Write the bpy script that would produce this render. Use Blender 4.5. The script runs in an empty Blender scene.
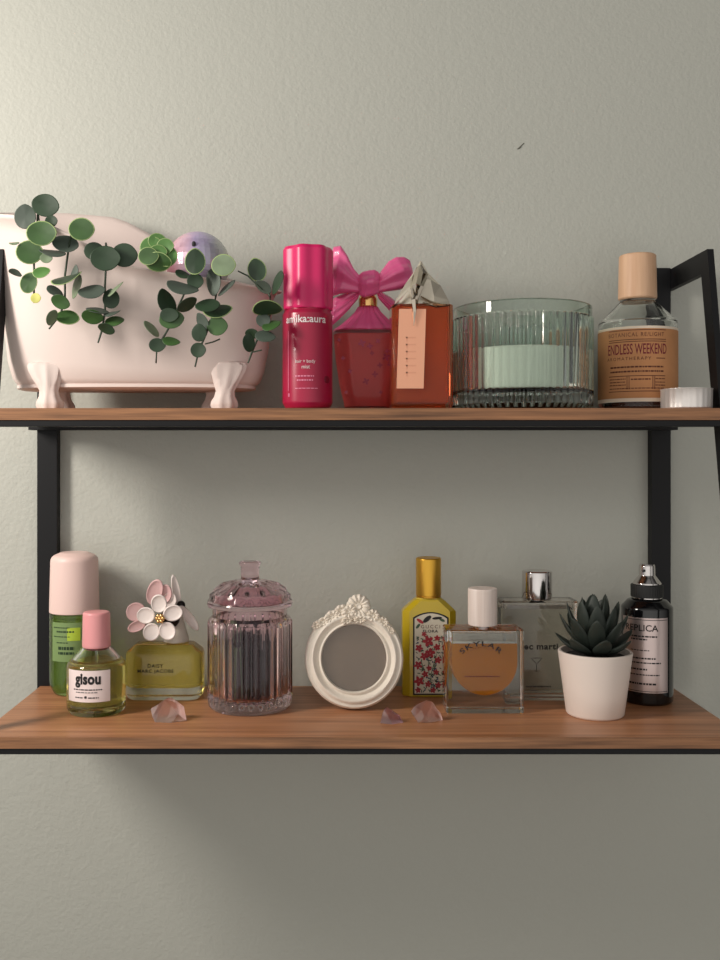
import bpy, bmesh, math, random
from mathutils import Vector, Matrix
random.seed(7)
PI = math.pi
SC = bpy.context.scene
COL = SC.collection
F = 950.0            # focal length in pixels
CX, CY = 328.0, 457.0  # where the viewing axis meets the picture
EZ = 1.40            # eye height
D0 = 0.8986          # eye to the back edge of the shelves
ZU, ZL = 0.0401, -0.2166   # shelf tops relative to the eye

# ------------------------------------------------------------------ materials
def new_mat(name):
    m = bpy.data.materials.new(name); m.use_nodes = True
    nt = m.node_tree; b = nt.nodes['Principled BSDF']
    return m, nt, b
def srgb(r, g, b):
    f = lambda c: (c/255/12.92) if c/255 <= 0.04045 else ((c/255+0.055)/1.055)**2.4
    return (f(r), f(g), f(b), 1)
def mat(name, rgb, rough=0.5, metal=0.0, bump=0.0, bscale=200, spec=0.5, var=0.0, coat=0.0, sss=0.0):
    m, nt, b = new_mat(name)
    c = srgb(*rgb)
    b.inputs['Base Color'].default_value = c
    b.inputs['Roughness'].default_value = rough
    b.inputs['Metallic'].default_value = metal
    b.inputs['Specular IOR Level'].default_value = spec
    b.inputs['Coat Weight'].default_value = coat
    if sss:
        b.inputs['Subsurface Weight'].default_value = sss
        b.inputs['Subsurface Radius'].default_value = (0.004, 0.002, 0.001)
        b.inputs['Subsurface Scale'].default_value = 1.0
    tc = nt.nodes.new('ShaderNodeTexCoord')
    if var:
        n = nt.nodes.new('ShaderNodeTexNoise'); n.inputs['Scale'].default_value = 60
        r = nt.nodes.new('ShaderNodeValToRGB')
        r.color_ramp.elements[0].position = .3; r.color_ramp.elements[1].position = .7
        r.color_ramp.elements[0].color = tuple(x*(1-var) for x in c[:3])+(1,)
        r.color_ramp.elements[1].color = tuple(min(1, x*(1+var)) for x in c[:3])+(1,)
        nt.links.new(tc.outputs['Object'], n.inputs['Vector'])
        nt.links.new(n.outputs['Fac'], r.inputs['Fac']); nt.links.new(r.outputs['Color'], b.inputs['Base Color'])
    if bump:
        n = nt.nodes.new('ShaderNodeTexNoise'); n.inputs['Scale'].default_value = bscale; n.inputs['Detail'].default_value = 3
        bp = nt.nodes.new('ShaderNodeBump'); bp.inputs['Strength'].default_value = bump; bp.inputs['Distance'].default_value = 0.001
        nt.links.new(tc.outputs['Object'], n.inputs['Vector'])
        nt.links.new(n.outputs['Fac'], bp.inputs['Height']); nt.links.new(bp.outputs['Normal'], b.inputs['Normal'])
    return m
def glass(name, rgb, rough=0.0, ior=1.45, tw=1.0):
    m, nt, b = new_mat(name)
    b.inputs['Base Color'].default_value = srgb(*rgb)
    b.inputs['Roughness'].default_value = rough
    b.inputs['Transmission Weight'].default_value = tw
    b.inputs['IOR'].default_value = ior
    return m
def wood(name, a, c, scale=1.0, rough=0.45, axis=0):
    m, nt, b = new_mat(name)
    tc = nt.nodes.new('ShaderNodeTexCoord'); mp = nt.nodes.new('ShaderNodeMapping')
    s = [90*scale]*3; s[axis] = 3.5*scale
    mp.inputs['Scale'].default_value = s
    n = nt.nodes.new('ShaderNodeTexNoise'); n.inputs['Scale'].default_value = 1.6; n.inputs['Detail'].default_value = 5
    n.inputs['Roughness'].default_value = .6
    r = nt.nodes.new('ShaderNodeValToRGB')
    r.color_ramp.elements[0].position = .3; r.color_ramp.elements[0].color = srgb(*a)
    r.color_ramp.elements[1].position = .68; r.color_ramp.elements[1].color = srgb(*c)
    bp = nt.nodes.new('ShaderNodeBump'); bp.inputs['Strength'].default_value = .15; bp.inputs['Distance'].default_value = .0005
    L = nt.links.new
    L(tc.outputs['Object'], mp.inputs['Vector']); L(mp.outputs['Vector'], n.inputs['Vector'])
    L(n.outputs['Fac'], r.inputs['Fac']); L(r.outputs['Color'], b.inputs['Base Color'])
    L(n.outputs['Fac'], bp.inputs['Height']); L(bp.outputs['Normal'], b.inputs['Normal'])
    b.inputs['Roughness'].default_value = rough
    return m

M = {}
M['black'] = mat('black_steel', (13, 13, 16), .5, spec=.3)
M['wood'] = wood('oak_laminate', (152, 100, 66), (200, 142, 102), 1.0, .38)
M['edge'] = wood('oak_edge_band', (92, 60, 38), (176, 124, 84), 1.6)
M['paleWood'] = wood('pale_beech', (205, 160, 125), (226, 186, 152), 1.0, .5, 2)
M['whiteWood'] = wood('whitewashed_wood', (214, 196, 186), (236, 222, 214), 1.2, .55, 2)
M['tub'] = mat('blush_ceramic', (222, 205, 198), .55, bump=.05, bscale=300)
M['stem'] = mat('stem_green', (52, 66, 50), .6)
M['leaf_dark'] = mat('leaf_dark', (40, 62, 40), .5, var=.25)
M['leaf_green'] = mat('leaf_green', (58, 90, 44), .45, var=.25)
M['leaf_bright'] = mat('leaf_bright', (84, 128, 62), .45, var=.25)
M['leaf_grey'] = mat('leaf_grey', (72, 84, 74), .55, var=.2)
M['leaf_pale'] = mat('leaf_pale', (120, 138, 108), .5, var=.25)
M['leaf_rim'] = mat('leaf_rim', (150, 172, 112), .5)
M['bud'] = mat('bud_yellow', (206, 204, 110), .6)
M['foam'] = mat('floral_foam', (58, 66, 50), .9, bump=.5, bscale=400)
M['magenta'] = mat('magenta_cap', (220, 32, 104), .35)
M['magenta_body'] = mat('magenta_body', (168, 18, 62), .3, coat=.1)
M['magenta_dark'] = mat('magenta_dark', (120, 10, 40), .3)
M['white_ink'] = mat('white_ink', (236, 222, 222), .5)
M['pink_ink_and_highlight'] = mat('pink_ink_and_highlight', (226, 130, 160), .5)
M['bow'] = mat('pink_bow_plastic', (230, 98, 152), .3, coat=.3)
M['gold'] = mat('gold_metal', (236, 190, 124), .2, .9)
M['goldbrush'] = mat('gold_cap', (218, 168, 66), .32, .9)
M['champ'] = mat('champagne_metal', (214, 202, 186), .16, 1)
M['facet'] = mat('pale_faceted_metal', (222, 212, 194), .22, .55)
M['silver'] = mat('chrome', (215, 210, 208), .12, 1)
M['silverlabel'] = mat('silver_label', (206, 188, 184), .32, .85)
M['peachlabel'] = mat('peach_metal_label', (236, 172, 140), .35, .35)
M['peach_line'] = mat('peach_emboss', (226, 160, 130), .4, .3)
M['ink'] = mat('black_ink', (22, 20, 22), .6)
M['brown_ink'] = mat('brown_ink', (92, 44, 30), .7)
M['wine_ink'] = mat('wine_ink', (120, 26, 44), .7)
M['kraft'] = mat('kraft_label', (196, 138, 92), .8, var=.05)
M['cream'] = mat('cream_band', (236, 218, 198), .7)
M['pinkcap'] = mat('soft_pink_cap', (236, 206, 198), .45, sss=.0)
M['rosecap'] = mat('rose_cap', (232, 158, 160), .35)
M['labelpink'] = mat('pale_pink_label', (240, 224, 222), .6)
M['petal'] = mat('white_petal', (240, 228, 222), .45)
M['petalpink'] = mat('pink_petal', (226, 186, 184), .45)
M['petaldark'] = mat('dark_metal', (40, 36, 36), .35, .6)
M['whiteframe'] = mat('white_resin', (232, 222, 208), .6, bump=.35, bscale=500)
M['frameback'] = mat('grey_brown_backing', (140, 116, 98), .6)
M['yellow'] = mat('yellow_lacquer', (188, 162, 26), .28, coat=.4)
M['cream_print'] = mat('cream_print', (206, 198, 180), .5)
M['red_print'] = mat('red_print', (164, 30, 46), .5)
M['green_print'] = mat('green_print', (62, 86, 62), .5)
M['blue_print'] = mat('blue_print', (54, 58, 96), .5)
M['pot'] = mat('white_ceramic', (236, 222, 212), .45)
M['soil'] = mat('dark_soil', (26, 22, 20), .9, bump=.8, bscale=600)
M['succ'] = mat('dark_succulent', (42, 50, 44), .55, var=.15)
M['blackgloss'] = mat('black_bottle', (10, 10, 12), .12, coat=.5)
M['blackrubber'] = mat('black_collar', (20, 20, 20), .5)
M['alu'] = mat('aluminium_cup', (236, 230, 226), .38, .6)
M['wax'] = mat('white_wax', (250, 244, 236), .5)
M['wick'] = mat('wick', (60, 52, 44), .9)
M['hairtie'] = mat('dark_contents', (34, 32, 36), .7, var=.4)
M['contents_green'] = mat('green_contents', (84, 110, 84), .7)
M['clear'] = glass('clear_glass', (248, 250, 248))
M['greyglass'] = glass('grey_clear_glass', (242, 238, 234))
M['greenglass'] = glass('green_ribbed_glass', (232, 245, 237))
M['pinkglass'] = glass('pink_pressed_glass', (248, 220, 229))
M['amber'] = glass('amber_liquid', (240, 166, 44), ior=1.03, tw=.68)
M['yellowliq'] = glass('yellow_liquid', (246, 228, 130), ior=1.03, tw=.88)
M['paleyellow'] = glass('pale_yellow_liquid', (252, 240, 156), ior=1.03, tw=.8)
M['greenliq'] = glass('green_liquid', (176, 194, 126), ior=1.03, tw=.8)
M['orangeliq'] = glass('peach_orange_liquid', (244, 148, 108), ior=1.03, tw=.75)
M['orangeglass'] = glass('orange_base', (255, 200, 160), ior=1.3)
M['roseglass'] = glass('rose_bottle_glass', (250, 190, 200), ior=1.28)
M['pinkliq'] = glass('rose_liquid', (250, 146, 138), ior=1.03, tw=.35)
M['brownliq'] = glass('brown_liquid', (150, 90, 74), ior=1.03)
M['clearliq'] = glass('clear_liquid', (222, 222, 214), ior=1.03)
M['quartz'] = glass('rose_quartz', (244, 214, 210), .45, 1.5)
M['pinkclear'] = glass('clear_pink_tinged_glass', (251, 230, 236))
M['amethyst'] = glass('mauve_quartz', (216, 178, 196), .35, 1.5)
M['pinktint'] = mat('pink_tint', (226, 120, 160), .3)
M['mark'] = mat('dark_red_mark', (74, 30, 34), .6)

# wall paint with a fine orange-peel roller texture
m, nt, b = new_mat('sage_grey_wall_paint')
b.inputs['Base Color'].default_value = srgb(184, 185, 176); b.inputs['Roughness'].default_value = .62
tc = nt.nodes.new('ShaderNodeTexCoord')
n1 = nt.nodes.new('ShaderNodeTexNoise'); n1.inputs['Scale'].default_value = 260; n1.inputs['Detail'].default_value = 2
n2 = nt.nodes.new('ShaderNodeTexNoise'); n2.inputs['Scale'].default_value = 90
ad = nt.nodes.new('ShaderNodeMath'); ad.operation = 'ADD'
bp = nt.nodes.new('ShaderNodeBump'); bp.inputs['Strength'].default_value = .5; bp.inputs['Distance'].default_value = .001
nt.links.new(tc.outputs['Object'], n1.inputs['Vector']); nt.links.new(tc.outputs['Object'], n2.inputs['Vector'])
nt.links.new(n1.outputs['Fac'], ad.inputs[0]); nt.links.new(n2.outputs['Fac'], ad.inputs[1])
nt.links.new(ad.outputs[0], bp.inputs['Height']); nt.links.new(bp.outputs['Normal'], b.inputs['Normal'])
M['wall'] = m

# iridescent ball: pearl colours that run pink - lilac - silver over the surface
m, nt, b = new_mat('iridescent_pearl')
tc = nt.nodes.new('ShaderNodeTexCoord'); sp = nt.nodes.new('ShaderNodeSeparateXYZ')
r = nt.nodes.new('ShaderNodeValToRGB'); r.color_ramp.elements[0].color = srgb(238, 160, 170); r.color_ramp.elements[0].position = .0
r.color_ramp.elements[1].color = srgb(196, 204, 190); r.color_ramp.elements[1].position = 1
for p_, c_ in ((.32, (236, 196, 214)), (.55, (196, 180, 220)), (.78, (190, 190, 204))):
    e = r.color_ramp.elements.new(p_); e.color = srgb(*c_)
nz = nt.nodes.new('ShaderNodeTexNoise'); nz.inputs['Scale'].default_value = 90
ma = nt.nodes.new('ShaderNodeMath'); ma.operation = 'MULTIPLY_ADD'; ma.inputs[1].default_value = .3
nt.links.new(tc.outputs['Generated'], sp.inputs[0]); nt.links.new(tc.outputs['Object'], nz.inputs['Vector'])
nt.links.new(nz.outputs['Fac'], ma.inputs[0])
sb = nt.nodes.new('ShaderNodeMath'); sb.operation = 'SUBTRACT'; sb.inputs[1].default_value = .15
nt.links.new(sp.outputs['X'], sb.inputs[0]); nt.links.new(sb.outputs[0], ma.inputs[2])
nt.links.new(ma.outputs[0], r.inputs['Fac']); nt.links.new(r.outputs['Color'], b.inputs['Base Color'])
b.inputs['Metallic'].default_value = .35; b.inputs['Roughness'].default_value = .25
M['pearl'] = m

# ------------------------------------------------------------------ mesh helpers
class MB:
    def __init__(s): s.v = []; s.f = []; s.mi = []; s.mats = []; s.cur = 0
    def use(s, m):
        if m not in s.mats: s.mats.append(m)
        s.cur = s.mats.index(m); return s
    def add(s, vs, fs, T=None):
        o = len(s.v)
        s.v += [tuple(T @ Vector(v)) if T is not None else tuple(v) for v in vs]
        for f in fs: s.f.append([i+o for i in f]); s.mi.append(s.cur)
        return s
    def loft(s, rings, cap=(True, True), flip=False, T=None, closed=False):
        n = len(rings[0]); vs = [p for r in rings for p in r]; fs = []
        k = len(rings)
        for i in range(k if closed else k-1):
            a = i*n; b_ = ((i+1) % k)*n
            for j in range(n):
                q = (j+1) % n
                fs.append([a+j, a+q, b_+q, b_+j])
        if not closed:
            if cap[0]: fs.append(list(range(n))[::-1])
            if cap[1]: fs.append([(k-1)*n+j for j in range(n)])
        if flip: fs = [f[::-1] for f in fs]
        return s.add(vs, fs, T)
    def box(s, x0, x1, y0, y1, z0, z1, bev=0, T=None):
        if bev:
            return s.loft([rr((x1-x0)-2*i, (y1-y0)-2*i, bev*.5+1e-5, z, 2, (x0+x1)/2, (y0+y1)/2)
                           for i, z in ((bev, z0), (bev*.3, z0+bev*.3), (0, z0+bev), (0, z1-bev), (bev*.3, z1-bev*.3), (bev, z1))], T=T)
        v = [(x, y, z) for z in (z0, z1) for x, y in ((x0, y0), (x1, y0), (x1, y1), (x0, y1))]
        return s.loft([v[:4], v[4:]], T=T)
    def tube(s, pts, rad, n=8, T=None):
        pts = [Vector(p) for p in pts]; rings = []
        rs = rad if isinstance(rad, (list, tuple)) else [rad]*len(pts)
        up = Vector((.13, .2, .97))
        for i, p in enumerate(pts):
            t = (pts[min(i+1, len(pts)-1)]-pts[max(i-1, 0)]).normalized()
            a = t.cross(up)
            if a.length < .05: a = t.cross(Vector((1, 0, 0)))
            a.normalize(); c = a.cross(t)
            rings.append([tuple(p+a*math.cos(2*PI*k/n)*rs[i]-c*math.sin(2*PI*k/n)*rs[i]) for k in range(n)])
        return s.loft(rings, T=T)
    def sphere(s, c, r, n=20, T=None):
        rx, ry, rz = r if isinstance(r, (tuple, list)) else (r, r, r)
        rings = []
        for i in range(1, n//2):
            a = -PI/2+PI*i/(n//2)
            rings.append([(c[0]+rx*math.cos(a)*math.cos(2*PI*k/n), c[1]+ry*math.cos(a)*math.sin(2*PI*k/n), c[2]+rz*math.sin(a)) for k in range(n)])
        return s.loft(rings, T=T)
    def build(s, name, m=None, parent=None, smooth=35, loc=None, mod=None):
        me = bpy.data.meshes.new(name); me.from_pydata(s.v, [], s.f); me.validate()
        if m is not None: s.mats = [m]
        for q in s.mats: me.materials.append(q)
        if m is None:
            for p, i in zip(me.polygons, s.mi): p.material_index = i
        if smooth:
            me.shade_smooth(); me.set_sharp_from_angle(angle=math.radians(smooth))
        o = bpy.data.objects.new(name, me); COL.objects.link(o)
        if parent is not None: o.parent = parent
        if loc: o.location = loc
        return o

def rr(w, d, r, z, n=6, cx=0, cy=0):
    """rounded rectangle ring"""
    w, d = max(w, 1e-4), max(d, 1e-4); r = max(1e-5, min(r, w/2-1e-6, d/2-1e-6)); out = []
    for sx, sy, a0 in ((1, 1, 0), (-1, 1, 90), (-1, -1, 180), (1, -1, 270)):
        for k in range(n+1):
            a = math.radians(a0+90*k/n)
            out.append((cx+sx*(w/2-r)+r*math.cos(a), cy+sy*(d/2-r)+r*math.sin(a), z))
    return out
def circ(r, z, n=48, ry=None, cx=0, cy=0, fl=0, nf=0, ph=0):
    out = []
    for k in range(n):
        a = 2*PI*k/n
        q = r*(1+fl*math.cos(nf*a+ph)) if fl else r
        q2 = (ry/r*q if ry else q)
        out.append((cx+q*math.cos(a), cy+q2*math.sin(a), z))
    return out
def fil(pts, n=5):
    """(x, z, fillet radius) polyline -> rounded polyline"""
    out = []
    for i, p in enumerate(pts):
        r = p[2] if len(p) > 2 else 0
        if r <= 0 or i in (0, len(pts)-1): out.append((p[0], p[1])); continue
        a = Vector(pts[i-1][:2])-Vector(p[:2]); b_ = Vector(pts[i+1][:2])-Vector(p[:2])
        la, lb = a.length, b_.length; a.normalize(); b_.normalize()
        ang = a.angle(b_)
        t = min(r/math.tan(ang/2), la*.49, lb*.49)
        A = Vector(p[:2])+a*t; B = Vector(p[:2])+b_*t; P = Vector(p[:2])
        for k in range(n+1):
            u = k/n; out.append(tuple(A*(1-u)**2+P*2*u*(1-u)+B*u*u))
    return out
def lathe(mb, prof, n=48, fl=0, nf=0, flip=False, T=None, ry=None, caps=(True, True)):
    rings = []
    for p in prof:
        r = max(p[0], 1e-5)
        rings.append(circ(r, p[1], n, ry=(r*ry if ry else None), fl=(fl/r if fl else 0), nf=nf))
    return mb.loft(rings, caps, flip, T)
def pillow(mb, w, d, r, prof, flip=False, T=None, n=6, cx=0, cy=0):
    """rounded box whose outline is inset by prof = [(inset, z)...]"""
    return mb.loft([rr(w-2*i, d-2*i, r-i, z, n, cx, cy) for i, z in prof], (True, True), flip, T)

# ------------------------------------------------------------------ things
def world(px, d, z):   # pixel column at depth d, z relative to the eye
    return Vector(((px-CX)*d/F, d-D0, EZ+z))
def tag(o, label=None, cat=None, group=None, kind=None):
    if label: o['label'] = label
    if cat: o['category'] = cat
    if group: o['group'] = group
    if kind: o['kind'] = kind
    return o
def thing(name, label, cat, px, d, z, rot=0, group=None):
    o = bpy.data.objects.new(name, None); COL.objects.link(o)
    o.empty_display_size = .01
    o.location = world(px, d, z); o.rotation_euler = (0, 0, rot)
    return tag(o, label, cat, group)
class Fr:
    """local measures of a thing standing at column px, depth d, on shelf height z"""
    def __init__(s, px, d, z): s.px, s.d, s.z = px, d, z
    def x(s, p, d=None): return ((p-CX)*(d or s.d)-(s.px-CX)*s.d)/F
    def w(s, n, d=None): return n*(d or s.d)/F
    def h(s, py, d=None): return (CY-py)*(d or s.d)/F-s.z

def text(body, width, height, m, parent, x=0, z=0, y=0, cyl=None, bold=0, spacing=1.0, name='lettering', arc=None, rot=None, lean=0):
    cu = bpy.data.curves.new('t', 'FONT'); cu.body = body; cu.align_x = 'CENTER'; cu.size = 1
    cu.offset = bold; cu.space_character = spacing; cu.resolution_u = 3
    o = bpy.data.objects.new('t', cu); COL.objects.link(o)
    dg = bpy.context.evaluated_depsgraph_get(); dg.update()
    me = bpy.data.meshes.new_from_object(o.evaluated_get(dg))
    bpy.data.objects.remove(o); bpy.data.curves.remove(cu)
    xs = [v.co.x for v in me.vertices]; ys = [v.co.y for v in me.vertices]
    x0, x1, y0, y1 = min(xs), max(xs), min(ys), max(ys)
    sx = width/(x1-x0); sy = height/(y1-y0) if height else sx
    for v in me.vertices:
        X = (v.co.x-(x0+x1)/2)*sx; Z = (v.co.y-(y0+y1)/2)*sy
        if arc:   # bend along a circle of radius arc above its centre
            a = X/arc; X, Z = (arc+Z)*math.sin(a), (arc+Z)*math.cos(a)-arc
        X += x; Z += z
        if cyl: v.co = (cyl*math.sin(X/cyl), -cyl*math.cos(X/cyl), Z)
        else: v.co = (X, y+lean*Z, Z)
    me.materials.clear(); me.materials.append(m)
    for p in me.polygons: p.material_index = 0
    me.name = name
    o = bpy.data.objects.new(name, me); COL.objects.link(o); o.parent = parent
    return o
def patch(mb, x0, x1, z0, z1, cyl=None, y=0, n=16, th=.0002):
    """a thin label, flat at y or wrapped on a cylinder"""
    fr, bk = [], []
    for k in range(n+1):
        X = x0+(x1-x0)*k/n
        for L, e in ((fr, th), (bk, 0)):
            if cyl: R = cyl+e; L.append((R*math.sin(X/cyl), -R*math.cos(X/cyl)))
            else: L.append((X, y-e))
    ring = lambda z: [(p[0], p[1], z) for p in fr]+[(p[0], p[1], z) for p in bk[::-1]]
    v = ring(z0)+ring(z1); N = len(ring(z0)); fs = []
    for j in range(N): q = (j+1) % N; fs.append([j, q, N+q, N+j])
    for j in range(n):
        fs.append([j+1, j, N-1-j, N-2-j]); fs.append([N+j, N+j+1, 2*N-2-j, 2*N-1-j])
    return mb.add(v, fs)
def fineprint(mb, x0, x1, z, h, cyl=None, y=0, seed=1):
    """a row of print too small to read: short dashes"""
    rnd = random.Random(seed); X = x0
    while X < x1-1e-4:
        L = min(rnd.uniform(.0012, .004)*.8, x1-X)
        patch(mb, X, X+L, z-h/2, z+h/2, cyl, y, 2, .00012); X += L+.0006
def disc(mb, c, rx, rz, y, rot=0, n=12, th=.00015):
    ring = [(c[0]+rx*math.cos(a)*math.cos(rot)-rz*math.sin(a)*math.sin(rot), c[1]+rx*math.cos(a)*math.sin(rot)+rz*math.sin(a)*math.cos(rot)) for a in (2*PI*k/n for k in range(n))]
    mb.loft([[(p[0], y, p[1]) for p in ring], [(p[0], y-th, p[1]) for p in ring]])

# ================================================================== SETTING
YW = .0116   # wall surface
mb = MB(); mb.box(-2.0, 2.0, YW, YW+.12, 0, 2.6)
o = mb.build('wall_back', M['wall'], smooth=0); tag(o, kind='structure')
M['floor'] = wood('floor_boards', (160, 136, 112), (186, 160, 134), .3)
mb = MB(); mb.box(-2.0, 2.0, -2.6, YW+.12, -.06, 0)
o = mb.build('floor', M['floor'], smooth=0); tag(o, kind='structure')

# ------------------------------------------------------------------ shelf unit
XC = .0233; XI = .3012; XO = .3067; BL, BR = -.2955, .3008
root = bpy.data.objects.new('ladder_shelf', None); COL.objects.link(root); root.location = (XC, 0, EZ)
tag(root, 'wall shelf with two oak-look boards in a black steel frame', 'shelf')
yU, yL = .7775-D0, .734-D0      # front faces of the boards
for nm, yf, zt, th in (('shelf_board', yU, ZU, .0098), ('shelf_board', yL, ZL, .0088)):
    mb = MB(); mb.use(M['wood']); mb.box(BL, BR, yf+.0006, 0, zt-th, zt, .0003)
    mb.use(M['edge']); mb.box(BL, BR, yf, yf+.0006, zt-th+.0001, zt-.0001)
    mb.build(nm, None, root, smooth=0)
for yf, zt, bh in ((yU, ZU-.0098, .0052), (yL, ZL-.0088, .0048)):
    mb = MB(); mb.box(-XI, XI, yf+.001, yf+.019, zt-bh, zt-.0001, .0004)
    mb.build('front_bar', M['black'], root, smooth=0)
    mb = MB(); mb.box(-XI, XI, -.018, -.002, zt-bh, zt-.0001, .0004)
    mb.build('rear_bar', M['black'], root, smooth=0)
ztop = .178
for s in (-1, 1):
    mb = MB()   # rear upright, flat strip at the wall
    xa, xb = (-.2986, -.2797) if s < 0 else (.2829, .3011)
    mb.box(xa, xb, .0002, .0112, ZL-.0138, ztop+.001, .0006)
    mb.build('upright', M['black'], root, smooth=0)
    # side frame: top arm and leaning front rail, mitred, one bent strip in the y-z plane
    mb = MB(); x0, x1 = sorted((s*XI, s*XO))
    yt = .813-D0
    out = [(.0112, ztop), (yt, ztop), (yL, ZL-.0135)]
    inn = [(.0112, ztop-.019), (yt+.0135, ztop-.019), (yL+.012, ZL-.0135)]
    poly = out+inn[::-1]
    a = [(x0, p[0], p[1]) for p in poly]; b_ = [(x1, p[0], p[1]) for p in poly]
    n = 6; fs = [[i, (i+1) % n, n+(i+1) % n, n+i] for i in range(n)]
    fs += [[0, 1, 4, 5][::-1], [1, 2, 3, 4][::-1], [n+0, n+1, n+4, n+5], [n+1, n+2, n+3, n+4]]
    mb.add(a+b_, fs); mb.build('side_rail', M['black'], root, smooth=0)

# ================================================================== BATHTUB PLANTER
fr = Fr(137, .838, ZU)
tub = thing('bathtub_planter', 'blush white miniature clawfoot bathtub holding eucalyptus on upper shelf', 'planter', 137, .838, ZU)
front = [(-10, 214), (30, 216), (60, 223), (89, 237), (110, 251), (138, 266), (180, 273), (233, 281), (284, 292)]
back = [(-10, 212), (54, 213), (100, 217), (125, 225), (142, 236), (175, 260), (233, 282), (284, 291)]
def interp(t, x):
    if x <= t[0][0]: return t[0][1]
    for (a, b_), (c, d_) in zip(t, t[1:]):
        if x <= c:
            u = (x-a)/(c-a); return b_+(d_-b_)*u
    return t[-1][1]
N = 72
def tubring(a, b_, t, shift=0, dz=0):
    """t: 0 floor .. 1 rim"""
    out = []
    for k in range(N):
        th = 2*PI*k/N
        c, s_ = math.cos(th), math.sin(th)
        e = 2/2.6
        X = a*math.copysign(abs(c)**e, c); Y = b_*math.copysign(abs(s_)**e, s_)
        px = 137+X*F/.838
        zf = fr.h(interp(front, px), .79); zb = fr.h(interp(back, px), .885)
        u = (Y/b_+1)/2
        zr = zf*(1-u)+zb*u
        z0 = fr.h(386, .81)
        out.append((X+shift, Y, z0+(zr-z0)*t+dz))
    return out
mb = MB()
prof = [(.097, .024, 0), (.103, .030, .008), (.108, .034, .05), (.112, .0365, .15), (.1155, .0395, .35), (.1175, .0415, .55), (.119, .043, .75), (.1205, .0445, .9),
        (.123, .046, .955), (.1272, .0485, .975), (.1285, .0495, .99), (.1275, .0488, 1.003), (.124, .0462, 1.0), (.119, .0435, .97), (.1165, .0415, .75), (.1140, .0392, .45), (.1085, .034, .15), (.1, .027, .07)]
mb.loft([tubring(*p) for p in prof])
tubbody = mb.build('basin', M['tub'], tub, smooth=60)
# raised moulding at the foot of the basin
mb = MB(); mb.loft([tubring(.1, .027, 0, dz=-.0022), tubring(.1045, .0315, 0, dz=-.001), tubring(.1045, .0315, 0, dz=.0018), tubring(.1, .027, 0, dz=.003)])
mb.build('base_moulding', M['tub'], tub, smooth=60)
# four claw feet
def foot(px, y, flip):
    d = fr.d+y; mb = MB()
    secs = [(407.0, 11, 8, 2), (405.5, 12.5, 9, 2), (402, 12, 9, 2), (397, 9.5, 7, 1.5), (391, 9, 6.5, 1), (385, 10.5, 6.5, 0), (378, 13, 6, -1), (371, 15.5, 5, -2), (366, 16, 4, -2.5), (363.5, 14.5, 3, -2.5), (362.5, 11, 2, -2.5)]
    rings = []
    for py, hw, hd, ox in secs:
        z = 0 if py == 407.0 else max(0.0004, fr.h(py, .81))
        ring = []
        for k in range(28):
            a = 2*PI*k/28
            q = 1+(.13*math.cos(9*a+.6) if py < 389 else .11*math.cos(7*a))*(1 if py > 396 or py < 386 else .4)
            ring.append((fr.w(hw)*q*math.cos(a)+flip*fr.w(ox), fr.w(hd)*q*math.sin(a), z))
        rings.append(ring)
    mb.loft(rings)
    o = mb.build('claw_foot', M['tub'], tub, smooth=70); o.location = (fr.x(px, d), y, 0)
foot(48, -.030, 1); foot(226, -.030, -1); foot(60, .022, 1); foot(216, .022, -1)
mb = MB(); mb.loft([tubring(.107, .033, .16), tubring(.110, .036, .38)])
mb.build('flower_foam', M['foam'], tub)
mb = MB(); mb.sphere((fr.x(139, .797), -.0412, fr.h(315, .797)), (.0011, .0006, .0011), 10)
mb.build('chip_mark', M['mark'], tub)

# iridescent ball in the tub
fb = Fr(198, .850, ZU)
R = .0285
ball = MB(); ball.sphere((0, 0, 0), R, 36)
o = ball.build('iridescent_ball', M['pearl'], None, smooth=4)
o.location = world(198, .850, 0); o.location.z = EZ+(CY-264)*.85/F
tag(o, 'iridescent pink and lilac glass ball sitting in the white bathtub planter', 'ball')
mb = MB(); mb.sphere((.0, -R*.93, R*.42), (.0018, .001, .0028), 10); mb.build('dark_spot', M['ink'], o)

# ------------------------------------------------------------------ eucalyptus sprigs
def leafmesh(r, asp, rim, kind):
    """round leaf, cupped, pointed at the tip, in the x-z plane facing -y"""
    v, f, mi = [], [], []
    n = 22; radii = (0, .45, .8, .93, 1)
    v.append((0, .0004, 0))
    for q in radii[1:]:
        for k in range(n):
            a = 2*PI*k/n
            tip = 1+.10*max(0, math.cos(a))**10
            x = math.cos(a)*tip*q; z = math.sin(a)*q*asp
            cup = -.05*q*q*r + .10*r*abs(z)/max(asp, .01) + (.06*r*math.sin(2*a+r*900)*q*q)
            v.append((x*r, cup, z*r))
    for k in range(n): f.append([0, 1+k, 1+(k+1) % n]); mi.append(0)
    for i in range(3):
        for k in range(n):
            a = 1+i*n+k; b_ = 1+i*n+(k+1) % n
            f.append([a, a+n, b_+n, b_]); mi.append(1 if (i == 2 and rim) else 0)
    me = bpy.data.meshes.new('leaf'); me.from_pydata(v, [], f)
    me.materials.append(M[kind]); me.materials.append(M['leaf_rim'])
    for p, i in zip(me.polygons, mi): p.material_index = i
    me.shade_smooth()
    return me
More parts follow.
